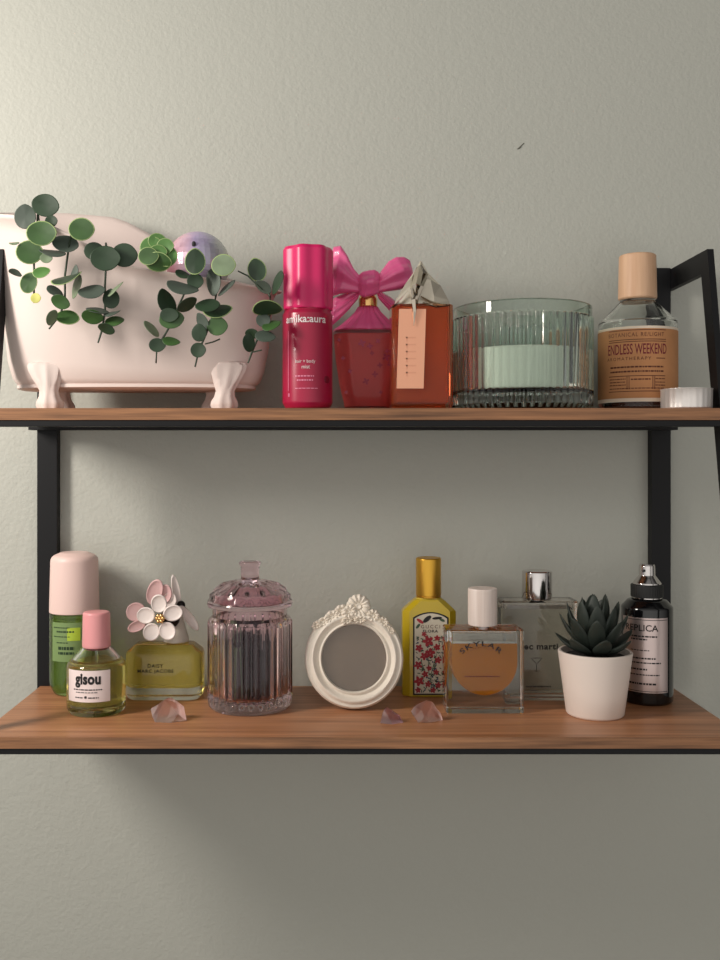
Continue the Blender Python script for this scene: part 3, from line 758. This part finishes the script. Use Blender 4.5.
petal(155, 592, 8, 14, -20, -.008, PK, .2); petal(136, 612, 10, 9.5, 15, -.008, PK, -.1); petal(137, 626, 10, 5.5, 25, -.010, PK, .1); petal(165, 594, 7, 10, -10, -.007, PK, .1)
petal(170, 600, 7, 8, 0, -.006, W_, 0)
petal(146, 615.5, 9.5, 8.3, 5, -.016, W_, 0, -.15); petal(159, 603.5, 8, 9.5, 0, -.017, W_, .15); petal(173, 613, 9.8, 8, 12, -.017, W_, 0, .15); petal(167.5, 631, 8.3, 9.2, 35, -.019, W_, -.1); petal(151.5, 632, 8.3, 8.8, -30, -.019, W_, -.1)
petal(176, 591, 4.2, 17, 12, .004, W_, 0, .5); petal(189, 618, 5, 16, 36, .004, W_, 0, .4)
mb = MB()
for k in range(7):
    a = 2*PI*k/7; rr_ = .0 if k == 6 else .0026
    mb.sphere((f.x(160, .84)+rr_*math.cos(a*7/6), -.0205, f.h(618.5, .84)+rr_*math.sin(a*7/6)), .0019, 12)
mb.build('gold_centre', M['gold'], stop)
mb = MB(); mb.sphere((f.x(181, .864), .004, f.h(605, .864)), (.0040, .003, .004), 16); mb.sphere((f.x(170, .855), -.004, f.h(618, .855)), (.009, .0075, .010), 16); mb.build('dark_hub', M['petaldark'], stop)

# pink pressed glass jar with lid
f = Fr(250, .8265, ZL)
t = thing('pink_glass_jar', 'pink fluted glass jar with domed lid, full of dark contents', 'jar', 250, .8265, ZL)
R = f.w(42.5); zb = f.h(617)
nf = 28; n = nf*8; rings = []
for r_, z in fil([(R*.4, 0), (R*.92, 0, .002), (R*.98, .003, .002), (R*.985, .008), (R, .010, .002), (R, zb-.003, .002), (R*.95, zb, .002), (R*.88, zb+.002, .001), (R*.88, f.h(606)), (R*.84, f.h(606))]):
    fl = .0016 if .009 < z < zb-.001 and r_ > R*.93 else 0
    rings.append(circ(r_-fl, z, n, fl=(fl/r_), nf=nf))
for r_, z in fil([(R*.80, f.h(606)), (R*.80, zb, .002), (R-.0048, zb-.006, .004), (R-.0048, .011, .004), (R*.5, .0085)]): rings.append(circ(r_, z, n))
mb = MB(); mb.loft(rings); mb.build('jar_body', M['pinkclear'], t, smooth=70)
lid = MB(); zr = f.h(606)
rings = []
zk = f.h(579.5)
for r_, z, fl in ([(a, b_, 0) for a, b_ in fil([(R*.5, zr+.0005), (R*.99, zr+.0005, .0008), (R*1.01, zr+.003, .001), (R*.985, zr+.006, .001)])] +
               [(R*.95, zr+.0072, 0), (R*.91, zr+.0105, .0018), (R*.8, zr+.0155, .0022), (R*.62, zr+.020, .0020), (R*.42, zk-.001, .0012), (R*.3, zk, 0), (f.w(9.5), zk+.0005, 0), (f.w(9), zk+.003, 0), (f.w(9.5), f.h(566), 0), (f.w(11), f.h(564), 0), (f.w(11), f.h(562), 0), (f.w(9), f.h(561), 0), (.002, f.h(561.5), 0)]):
    rings.append(circ(r_, z, 168, fl=(fl/r_ if fl else 0), nf=14 if z < zr+.014 else 14, ph=(0 if z < zr+.014 else PI)))
lid.loft(rings)
lathe(lid, fil([(R*.5, zr+.003), (R*.86, zr+.003, .001), (R*.78, zr+.0105, .004), (R*.5, zr+.0165, .003), (.003, zr+.018)]), 64, flip=True)
lid.build('lid', M['pinkglass'], t, smooth=70)
mb = MB(); rnd = random.Random(5)
for k in range(70):
    a = rnd.uniform(0, 2*PI); rad = (R-.0095)*math.sqrt(rnd.uniform(.02, 1))
    z0_ = rnd.choice((.011, .011, .025)); L = rnd.uniform(.036, .05)
    x, y = rad*math.cos(a), rad*math.sin(a)
    T = Matrix.Translation((x*.93, y*.93, z0_)) @ Matrix.Rotation(rnd.uniform(0, PI), 4, 'Z') @ Matrix.Rotation(rnd.uniform(-.08, .08), 4, 'X')
    mb.use(M['contents_green'] if k % 9 == 0 else M['hairtie'])
    mb.box(-.0028, .0028, -.0012, .0012, 0, min(L, zb+.001-z0_), T=T)
o = mb.build('dark_strips', None, None, smooth=0); o.location = t.location
tag(o, 'dark strips packed upright inside the pink glass jar', 'jar contents', kind='stuff')

# round white frame
f = Fr(354, .820, ZL)
t = thing('round_photo_frame', 'small round white ornate picture frame, empty, leaning on its stand', 'picture frame', 354, .820, ZL)
tilt = math.radians(-9)
T0 = Matrix.Translation((0, -.006, .0002)) @ Matrix.Rotation(tilt, 4, 'X')
Ro = f.w(49.3); zc = f.w(50.6)
ringp = [(.655, .000), (.655, -.005), (.675, -.0068), (.70, -.0066), (.72, -.0052), (.76, -.0055), (.79, -.0078), (.83, -.0090), (.87, -.0082), (.89, -.0066), (.92, -.0064), (.95, -.0068), (.975, -.0058), (.995, -.003), (1, -.0005), (.99, .003), (.96, .0042), (.70, .0042), (.66, .003)]
mb = MB(); rings = []
for k in range(80):
    a = 2*PI*k/80
    rings.append([(Ro*q*math.cos(a), y_, zc+Ro*1.015*q*math.sin(a)) for q, y_ in ringp])
mb.loft(rings, closed=True, T=T0); mb.build('frame_ring', M['whiteframe'], t, smooth=60)
mb = MB()
def rosette(px, py, r, petals, dy=-.006, sq=1, turn=0):
    rings = []; n_ = petals*6
    x, z = f.x(px), f.h(py)/math.cos(tilt)
    for q, y_ in ((.05, -.0022), (.2, -.0030), (.28, -.0014), (.45, -.0030), (.75, -.0036), (.92, -.0024), (1, 0), (.98, .004)):
        ring = []
        for j in range(n_):
            a = -2*PI*j/n_
            e = (1+.035*math.cos(petals*a)) if q > .4 else 1
            yy = y_-(.0009*math.cos(petals*a) if .4 < q < 1 else 0)
            X, Z = r*q*e*math.cos(a), r*q*e*math.sin(a)*sq
            ring.append((x+X*math.cos(turn)-Z*math.sin(turn), dy+yy, z+X*math.sin(turn)+Z*math.cos(turn)))
        rings.append(ring)
    mb.loft(rings, T=T0)
rosette(358.5, 608, f.w(12), 13, -.0055)
rosette(349, 613, f.w(8), 9, -.0065, .8, .6)
rosette(341, 612, f.w(7), 8, -.0052, .8, .5)
rosette(332, 618, f.w(8), 8, -.0048, .75, .5)
rosette(323, 623, f.w(8), 8, -.0045, .55, .5)
rosette(316.5, 626, f.w(5.5), 7, -.0042, .7, .7)
rosette(373, 617, f.w(7), 9, -.0055, .9, -.5)
rosette(383.5, 623, f.w(6), 8, -.0048, .75, -.7)
rosette(391, 631, f.w(5), 7, -.0044, .6, -.9)
rosette(360, 621, f.w(7), 9, -.0065, .55)
rosette(347, 622, f.w(6), 8, -.0062, .6, .2)
mb.build('shell_ornament', M['whiteframe'], t, smooth=60)
mb = MB(); lathe(mb, [(.002, 0), (Ro*.66, 0), (Ro*.66, .002), (.002, .002)], 64, T=T0 @ Matrix.Translation((0, -.0012, zc)) @ Matrix.Rotation(-PI/2, 4, 'X'))
mb.build('backing', M['frameback'], t)
mb = MB(); lathe(mb, [(.002, 0), (Ro*.658, 0), (Ro*.658, .0008), (.002, .0008)], 64, T=T0 @ Matrix.Translation((0, -.0035, zc)) @ Matrix.Rotation(-PI/2, 4, 'X'))
mb.build('glass_pane', M['clear'], t)
mb = MB(); mb.loft([[(-.006, .021, .0), (.006, .021, .0), (.006, .024, .0), (-.006, .024, .0)], [(-.008, .010, .055), (.008, .010, .055), (.008, .0125, .055), (-.008, .0125, .055)]])
mb.build('easel_leg', M['black'], t, smooth=0)

# yellow floral perfume
f = Fr(428.5, .868, ZL)
t = thing('yellow_perfume_bottle', 'yellow perfume bottle with gold cap and red floral print label', 'bottle', 428.5, .868, ZL)
W = f.w(53); Dp = .022; zs = f.h(610); zn = f.h(599)
mb = MB()
def octo(w, d, c, z): return [(w/2-c, -d/2, z), (w/2, -d/2+c*.9, z), (w/2, d/2-c*.9, z), (w/2-c, d/2, z), (-w/2+c, d/2, z), (-w/2, d/2-c*.9, z), (-w/2, -d/2+c*.9, z), (-w/2+c, -d/2, z)]
mb.loft([octo(W-.002, Dp-.002, .0055, 0), octo(W, Dp, .006, .001), octo(W, Dp, .006, zs-.0006), octo(W*.97, Dp*.98, .0055, zs+.0007), octo(W*.60, Dp*.92, .0055, zn-.001), octo(W*.54, Dp*.88, .005, zn), octo(W*.48, Dp*.84, .0048, zn+.0008), octo(W*.46, Dp*.82, .0046, zn+.002)])
mb.build('bottle_body', M['yellow'], t, smooth=20)
rc = f.w(12.6); zc1 = f.h(557.5)
mb = MB(); lathe(mb, fil([(.003, zn+.002), (rc*.98, zn+.002, .0003), (rc*.98, zn+.003), (rc*.9, zn+.0032), (rc*.9, zn+.0036), (rc, zn+.0038, .0003), (rc, zc1-.001, .0008), (rc*.93, zc1), (rc*.88, zc1-.0004), (.003, zc1-.0004)]), 48); mb.build('cap', M['goldbrush'], t)
dk = .857; yf = -Dp/2
x0, x1 = f.x(413, dk), f.x(448.5, dk); zb0, zb1 = f.h(695, dk), f.h(612, dk)
def arch(a, b_, z0, z1, rise, y, th):
    pts = [(a, z0), (b_, z0)]
    for k in range(13):
        u = k/12; pts.append((b_+(a-b_)*u, z1-rise+rise*math.sin(PI*u)**.8))
    return [[(p[0], y, p[1]) for p in pts], [(p[0], y-th, p[1]) for p in pts]]
mb = MB(); mb.use(M['ink']); mb.loft(arch(x0, x1, zb0, zb1, .005, yf-.00005, .0003), flip=False)
mb.use(M['cream_print']); mb.loft(arch(x0+.0014, x1-.0014, zb0+.0014, zb1-.0012, .0048, yf-.00035, .0001))
lab = mb.build('label', None, t, smooth=0)
rnd = random.Random(11); mb = MB(); yy = yf-.0005
cxl = (x0+x1)/2
def fx(px): return f.x(px, dk)
def fz(py): return f.h(py, dk)
mb.use(M['green_print'])
for k in range(90):
    disc(mb, (rnd.uniform(x0+.003, x1-.003), rnd.uniform(zb0+.003, fz(636))), .0016, .0005, yy, rnd.uniform(0, PI), 8)
mb.use(M['ink'])
for k in range(90):
    disc(mb, (rnd.uniform(x0+.003, x1-.003), rnd.uniform(zb0+.003, fz(636))), .0012, .0004, yy-.00002, rnd.uniform(0, PI), 8)
mb.use(M['blue_print'])
for k in range(34):
    disc(mb, (rnd.uniform(x0+.003, x1-.003), rnd.uniform(zb0+.004, fz(642))), .0009, .0007, yy-.00003, rnd.uniform(0, PI), 8)
mb.use(M['green_print'])
for (a, b_, c, d_) in ((429, 678, 428, 655), (430, 678, 437, 652), (428, 678, 420, 660), (431, 690, 431, 672)):
    A = Vector((fx(a), 0, fz(b_))); B_ = Vector((fx(c), 0, fz(d_))); m0 = (A+B_)/2; v_ = B_-A
    disc(mb, (m0.x, m0.z), v_.length/2, .0004, yy-.00005, math.atan2(v_.z, v_.x), 8)
mb.use(M['red_print'])
for px, py, s in ((428, 641, 5.5), (419, 648, 4), (430, 653, 5), (437, 647, 3.5), (418, 665, 4.2), (419, 681, 5), (436, 672, 3), (429, 668, 2.8), (438, 685, 3.2), (428, 684, 3.2), (424, 634, 2.6), (424, 656, 4), (438, 660, 3.6), (425, 674, 3.4), (437, 638, 3), (433, 690, 3), (418, 690, 3)):
    a0 = rnd.uniform(0, 2)
    for k in range(5):
        a = a0+k*2*PI/5
        disc(mb, (fx(px)+math.cos(a)*f.w(s)*.55, fz(py)+math.sin(a)*f.w(s)*.55), f.w(s)*.5, f.w(s)*.33, yy-.0001, a, 8)
mb.use(M['ink']); disc(mb, (fx(427), fz(619)), f.w(5), f.w(2.2), yy-.0001, .7, 12); disc(mb, (fx(437), fz(618)), f.w(5), f.w(1.3), yy-.0001, .1, 12)
mb.use(M['red_print']); disc(mb, (fx(420), fz(621)), f.w(4), f.w(1.6), yy-.0001, -.6, 12)
mb.use(M['green_print']); disc(mb, (fx(442), fz(620)), f.w(3), f.w(1.3), yy-.0001, -.4, 12); disc(mb, (fx(418), fz(626)), f.w(3), f.w(1.3), yy-.0001, .9, 12)
mb.build('floral_print', None, lab, smooth=0)
text('GUCCI', f.w(19, dk), f.w(3.4, dk), M['brown_ink'], lab, x=cxl-.0003, z=fz(626.5), y=yy-.0002, spacing=1.4)
text('FLORA', f.w(15, dk), f.w(2.8, dk), M['ink'], lab, x=cxl-.0003, z=fz(631), y=yy-.0002, bold=.02, spacing=1.1)

# amber bottle with a round bottomed chamber
f = Fr(482.5, .816, ZL)
t = thing('amber_perfume_bottle', 'clear square perfume bottle with round amber liquid chamber and pale wooden cap', 'bottle', 482.5, .816, ZL)
W = f.w(76.5); Dp = .029; zt = f.h(627)
mb = MB()
pillow(mb, W, Dp, .002, fil([(.001, 0), (0, .0008, .0004), (0, zt-.0008, .0004), (.001, zt)]), n=3)
def chamber(z_fill, top, rx, y0, y1, grow=0):
    """U outline in x-z extruded in y"""
    pts = []
    zc_ = f.h(660)
    for k in range(25):
        a = PI+PI*k/24
        pts.append((rx*math.cos(a), zc_+f.w(32)*math.sin(a)))
    pts = [(-rx, top)]+pts+[(rx, top)]
    return [[(p[0], y0, p[1]) for p in pts][::-1], [(p[0], y1, p[1]) for p in pts][::-1]]
zf = f.h(641)
top = [(-f.w(32), f.h(631)), (-f.w(32), zf), (f.w(32), zf), (f.w(32), f.h(631))]
mb.loft([[(p[0], -.0095, p[1]) for p in top][::1], [(p[0], .0095, p[1]) for p in top][::1]], flip=True)
bg = mb.build('bottle_glass', M['clear'], t, smooth=30)
mb = MB(); mb.loft(chamber(0, zf-.0002, f.w(32), -.0095, .0095)); mb.build('liquid', M['amber'], t, smooth=30)
yf = -Dp/2-.0003; dk = .8015
text('SKYLAR', f.w(46, dk), f.w(5.2, dk), M['ink'], t, x=f.x(481, dk), z=f.h(643.5, dk), y=yf-.0002, arc=f.w(27), spacing=1.25, bold=.02)
mb = MB(); fineprint(mb, f.x(464.5, dk), f.x(500, dk), f.h(676.5, dk), .0011, None, yf+.0002, 90); mb.build('fine_print', M['brown_ink'], t)
mb = MB()
for k in range(9):
    a = PI/2+(4-k)*.13
    disc(mb, (f.x(481, dk)+f.w(20)*math.cos(a), f.h(668, dk)+f.w(20)*math.sin(a)), .0009, .0003, yf+.0001, a-PI/2, 6)
mb.build('curved_print', M['brown_ink'], t)
rc = f.w(14.5); zc0 = f.h(625.5)
mb = MB(); lathe(mb, fil([(.003, zt), (f.w(8), zt), (f.w(8), zc0+.001), (.003, zc0+.001)]), 32); mb.build('neck_ring', M['silver'], t)
mb = MB(); lathe(mb, fil([(.003, zc0+.0008), (rc*.97, zc0+.0008, .0005), (rc, zc0+.002), (rc, f.h(588.5)-.0008, .0004), (rc*.96, f.h(588)), (.003, f.h(588))]), 48); mb.build('cap', M['whiteWood'], t)

# clear grey bottle with silver cap
f = Fr(537, .857, ZL)
t = thing('clear_perfume_bottle', 'clear rectangular perfume bottle with shiny silver cap behind the amber one', 'bottle', 537, .857, ZL)
W = f.w(77); Dp = .026; zt = f.h(599)
mb = MB()
pillow(mb, W, Dp, .003, fil([(.0015, 0), (0, .0015, .001), (0, zt-.0015, .001), (.0015, zt)]), n=4)
pillow(mb, W-.009, Dp-.008, .002, [(0, f.h(607)), (0, zt-.0035)], flip=True, n=3)
mb.build('bottle_glass', M['greyglass'], t, smooth=40)
mb = MB(); pillow(mb, W-.009, Dp-.008, .002, [(0, f.h(690)), (0, f.h(607)-.0003)], n=3); mb.build('liquid', M['clearliq'], t, smooth=40)
yf = -Dp/2-.0003; dk = .844
text('ec marti', f.w(34, dk), f.w(6.2, dk), M['ink'], t, x=f.x(541, dk), z=f.h(646.5, dk), y=yf, bold=.03, spacing=1.1)
mb = MB(); lw = .0005
def seg(a, b_, w_=lw):
    A = Vector((f.x(a[0], dk), f.h(a[1], dk))); B_ = Vector((f.x(b_[0], dk), f.h(b_[1], dk))); m0 = (A+B_)/2; v_ = B_-A
    disc(mb, (m0.x, m0.y), v_.length/2+w_/2, w_/2, yf+.0001, math.atan2(v_.y, v_.x), 8)
seg((531, 658), (542, 658)); seg((531, 658), (536.5, 664)); seg((542, 658), (536.5, 664)); seg((536.5, 664), (536.5, 671)); seg((533.5, 671), (539.5, 671))
fineprint(mb, f.x(526, dk), f.x(551, dk), f.h(686.5, dk), .0014, None, yf+.0002, 95)
fineprint(mb, f.x(529, dk), f.x(549, dk), f.h(690, dk), .0007, None, yf+.0002, 96)
mb.build('martini_glass_print', M['ink'], t)
rc = f.w(14.8); zc0 = f.h(604)
mb = MB(); lathe(mb, fil([(.003, zt), (f.w(9), zt), (f.w(9), zt+.0005), (.003, zt+.0005)]), 24); lathe(mb, fil([(.003, zt+.0006), (rc*.97, zt+.0006, .0005), (rc, zt+.0016), (rc, f.h(570.5)-.001, .0008), (rc*.93, f.h(570.5)), (.003, f.h(570.5))]), 48); mb.build('cap', M['silver'], t)

# succulent
f = Fr(595, .801, ZL)
t = thing('potted_succulent', 'dark green succulent in a small plain white pot on the lower shelf', 'plant', 595, .801, ZL)
rt, rb, zr = f.w(36.3), f.w(28.3), f.h(650.5)
mb = MB(); lathe(mb, fil([(.004, 0), (rb*.95, 0, .0015), (rb, .0015, .001), (rt, zr-.0006, .0005), (rt-.0005, zr), (rt-.0025, zr), (rt-.003, zr-.001), (rt-.004, zr-.006), (.004, zr-.006)]), 64); mb.build('pot', M['pot'], t, smooth=50)
mb = MB(); lathe(mb, [(.002, zr-.0058), (rt-.0041, zr-.0058), (rt-.005, zr-.0045), (rt*.5, zr-.003), (.002, zr-.0025)], 40); mb.build('soil', M['soil'], t)
def sleaf(az, el, L, w, base_r, z0):
    mb = MB(); rings = []; n_ = 14
    for u in (0, .08, .2, .35, .5, .65, .78, .88, .95, 1):
        wd = w*(.42+.58*math.sin(min(1, u/.55)*PI/2)) if u < .55 else w*math.cos((u-.55)/.45*PI/2)**.6
        wd = max(wd, w*.04); tk = wd*(.42 if u < .7 else .36)
        bend = .22*u*u*L
        ring = []
        for k in range(n_):
            a = 2*PI*k/n_
            y_ = wd*math.sin(a); z_ = tk*math.cos(a)
            if z_ > 0: z_ *= .45
            ring.append((u*L, y_, z_+bend))
        rings.append(ring)
    T = Matrix.Rotation(az, 4, 'Z') @ Matrix.Translation((base_r, 0, z0)) @ Matrix.Rotation(-el, 4, 'Y')
    mb.loft(rings, T=T); mb.build('leaf', M['succ'], t, smooth=60)
z0 = zr-.004
for n_, el, L, w, br, zz, ph in ((7, 20, .0320, .0076, .005, .002, .2), (8, 38, .0380, .0074, .004, .004, .65), (7, 54, .0415, .0072, .003, .006, .1), (5, 70, .0420, .0066, .002, .008, .5), (3, 82, .040, .005, .001, .010, .9)):
    for k in range(n_):
        sleaf(2*PI*k/n_+ph+random.uniform(-.1, .1), math.radians(el+random.uniform(-5, 5)), L*random.uniform(.93, 1.05), w, br, z0+zz)

# black bottle with pump
f = Fr(647, .8455, ZL)
t = thing('black_pump_bottle', 'black bottle with silver label and chrome spray pump behind the succulent', 'bottle', 647, .8455, ZL, rot=-.32)
R = f.w(25); zs = f.h(606); zn = f.h(597.5); dk = .8455-R
mb = MB(); lathe(mb, fil([(.004, 0), (R*.92, 0, .001), (R, .002, .002), (R, zs, .004), (R*.75, zn-.0015, .004), (f.w(14), zn, .001), (.004, zn)]), 56); mb.build('bottle_body', M['blackgloss'], t, smooth=50)
mb = MB(); patch(mb, -R*1.1, f.w(21.5), f.h(693.5, dk), f.h(618.5, dk), R, n=24, th=.0002); lab = mb.build('label', M['silverlabel'], t)
text('REPLICA', f.w(34, dk), f.w(6.5, dk), M['ink'], lab, x=f.w(-6, dk), z=f.h(628.5, dk), cyl=R+.0005, bold=.01)
mb = MB()
for i, (py, a, b_, hh) in enumerate(((637, -18, 10, 1.4), (640, -16, 0, 1.4), (651, -16, 2, .8), (659, -20, 8, 1.5), (663.5, -20, 14, 1.3), (670, -20, 0, 1.6), (675.5, -20, 12, 1.1), (684.5, -20, 9, 1.8))):
    fineprint(mb, f.w(a), f.w(b_), f.h(py, dk), f.w(hh), R+.0003, seed=120+i)
for py in (620.5, 692): patch(mb, -R*1.0, f.w(21), f.h(py+.3, dk), f.h(py-.3, dk), R+.0002, n=16, th=.0001)
mb.build('fine_print', M['ink'], lab)
mb = MB(); lathe(mb, fil([(.003, zn), (f.w(14.5), zn), (f.w(14.5), zn+.0008), (.003, zn+.0008)]), 40); mb.build('silver_ring', M['silver'], t)
zc = f.h(584)
mb = MB(); lathe(mb, fil([(.003, zn+.0008), (f.w(15.6), zn+.0008, .0005), (f.w(15.6), zc-.0004, .0005), (f.w(15), zc), (.003, zc)]), 120, fl=.00015, nf=40); mb.build('collar', M['blackrubber'], t)
mb = MB(); lathe(mb, fil([(.003, zc), (f.w(13.8), zc, .0004), (f.w(13.5), zc+.0015, .001), (f.w(9.5), f.h(577), .001), (f.w(8), f.h(575), .001), (f.w(7.8), f.h(565)-.0005, .0005), (f.w(7), f.h(564)), (.002, f.h(564))]), 40); mb.build('spray_pump', M['silver'], t)
mb = MB(); mb.tube([(-.002, -.006, f.h(570)), (-.003, -.0088, f.h(570))], .0012, 10); mb.build('nozzle', M['ink'], t)

# crystals
def crystal(label, px, d, w, h_, dep, pts, m_, seed):
    rnd = random.Random(seed)
    bm = bmesh.new()
    for a, b_, c in pts: bm.verts.new((a*w, b_*dep, c*h_))
    bmesh.ops.convex_hull(bm, input=bm.verts[:])
    bmesh.ops.recalc_face_normals(bm, faces=bm.faces[:])
    bmesh.ops.subdivide_edges(bm, edges=bm.edges[:], cuts=1, use_grid_fill=True)
    for v in bm.verts:
        if v.co.z > .001: v.co += Vector((rnd.uniform(-1, 1), rnd.uniform(-1, 1), rnd.uniform(-1, 1)))*w*.025
    me = bpy.data.meshes.new('quartz_crystal'); bm.to_mesh(me); bm.free(); me.materials.append(m_)
    o = bpy.data.objects.new('quartz_crystal', me); COL.objects.link(o); o.location = world(px, d, ZL)
    tag(o, label, 'crystal', 'rough quartz pieces'); return o
s_ = .775/950
crystal('pale pink rough quartz chip in front of the daisy bottle', 169, .783, 36*s_, 22*s_, .018, [(-.5, 0, .45), (-.35, -.4, 0), (-.3, .4, 0), (-.1, -.1, .95), (.02, .2, 1), (.25, -.1, .78), (.4, .1, .6), (.5, -.1, .0), (.45, .35, 0), (.1, -.5, 0), (.3, -.45, .35), (-.42, .1, .6)], M['quartz'], 1)
crystal('smallest mauve quartz chip, just right of the round frame', 391.5, .776, 23*s_, 14*s_, .013, [(-.5, -.2, 0), (-.45, .3, 0), (-.35, 0, .9), (-.15, .1, 1), (.1, -.2, .65), (.35, 0, .5), (.5, -.1, 0), (.4, .4, 0), (0, -.5, 0)], M['amethyst'], 2)
crystal('pink rough quartz chip in front of the yellow bottle', 427, .781, 32*s_, 20*s_, .017, [(-.5, -.1, .5), (-.3, -.4, 0), (-.35, .4, 0), (-.3, 0, .85), (0, .1, 1), (.2, 0, .9), (.4, -.1, .4), (.5, 0, .02), (.4, .4, 0), (.05, -.5, .05), (-.1, -.45, .3)], M['quartz'], 3)

# the scratch on the wall
mb = MB(); wx = lambda px: (px-CX)*.91/F; wz = lambda py: EZ+(CY-py)*.91/F
mb.tube([(wx(517.5), YW-.0002, wz(149)), (wx(520), YW-.0003, wz(147.5)), (wx(521.5), YW-.0003, wz(145.5)), (wx(524), YW-.0002, wz(143))], [.0005, .0007, .0004, .0003], 6)
o = mb.build('wall_scuff', mat('scuff_grey', (96, 94, 84), .8)); tag(o, 'tiny dark scuff on the wall above the upper shelf', 'scuff')

# ================================================================== LIGHT
def area(name, loc, tgt, size, power, col, shape='RECTANGLE', tall=.2):
    L = bpy.data.lights.new(name, 'AREA'); L.shape = shape; L.size = size; L.size_y = tall; L.energy = power; L.color = col
    o = bpy.data.objects.new(name, L); COL.objects.link(o); o.location = loc
    o.rotation_euler = (Vector(tgt)-Vector(loc)).to_track_quat('-Z', 'Y').to_euler()
    return o
area('table_lamp_light', (-.73, -.48, EZ+.33), (-.05, 0, EZ-.08), .16, 6.5, (1, .93, .85), tall=.32)
w = bpy.data.worlds.new('room_light'); SC.world = w; w.use_nodes = True; nt = w.node_tree
bg = nt.nodes['Background']
tc = nt.nodes.new('ShaderNodeTexCoord'); sp = nt.nodes.new('ShaderNodeSeparateXYZ')
def rng(src, a, b_, lo, hi):
    m_ = nt.nodes.new('ShaderNodeMapRange'); m_.inputs['From Min'].default_value = a; m_.inputs['From Max'].default_value = b_
    m_.inputs['To Min'].default_value = lo; m_.inputs['To Max'].default_value = hi
    nt.links.new(sp.outputs[src], m_.inputs['Value']); return m_.outputs[0]
nt.links.new(tc.outputs['Generated'], sp.inputs[0])
m1 = nt.nodes.new('ShaderNodeMath'); m1.operation = 'MULTIPLY'; m2 = nt.nodes.new('ShaderNodeMath'); m2.operation = 'MULTIPLY'
nt.links.new(rng('Z', -.7, .7, .98, .42), m1.inputs[0]); nt.links.new(rng('Y', -1, -.12, 1.3, .06), m1.inputs[1])
nt.links.new(m1.outputs[0], m2.inputs[0]); nt.links.new(rng('X', -1, 1, 1.2, .8), m2.inputs[1]); nt.links.new(m2.outputs[0], bg.inputs['Strength'])
bg.inputs['Color'].default_value = (1, .97, .92, 1)

# ================================================================== CAMERA
cam = bpy.data.cameras.new('camera'); co = bpy.data.objects.new('camera', cam); COL.objects.link(co)
co.location = (0, -D0, EZ); co.rotation_euler = (PI/2, 0, 0)
cam.sensor_fit = 'VERTICAL'; cam.sensor_height = 24; cam.lens = F/960*24
cam.shift_x = (360-CX)/960; cam.shift_y = -(480-CY)/960
cam.clip_start = .01
SC.camera = co
SC.view_settings.view_transform = 'Standard'; SC.view_settings.look = 'None'; SC.view_settings.gamma = 1
SC.view_settings.use_curve_mapping = False; SC.view_settings.exposure = 0
SC.cycles.max_bounces = 18; SC.cycles.transmission_bounces = 16; SC.cycles.glossy_bounces = 8; SC.cycles.transparent_max_bounces = 16
SC.cycles.sample_clamp_indirect = 4; SC.cycles.blur_glossy = .5
SC.cycles.use_denoising = True
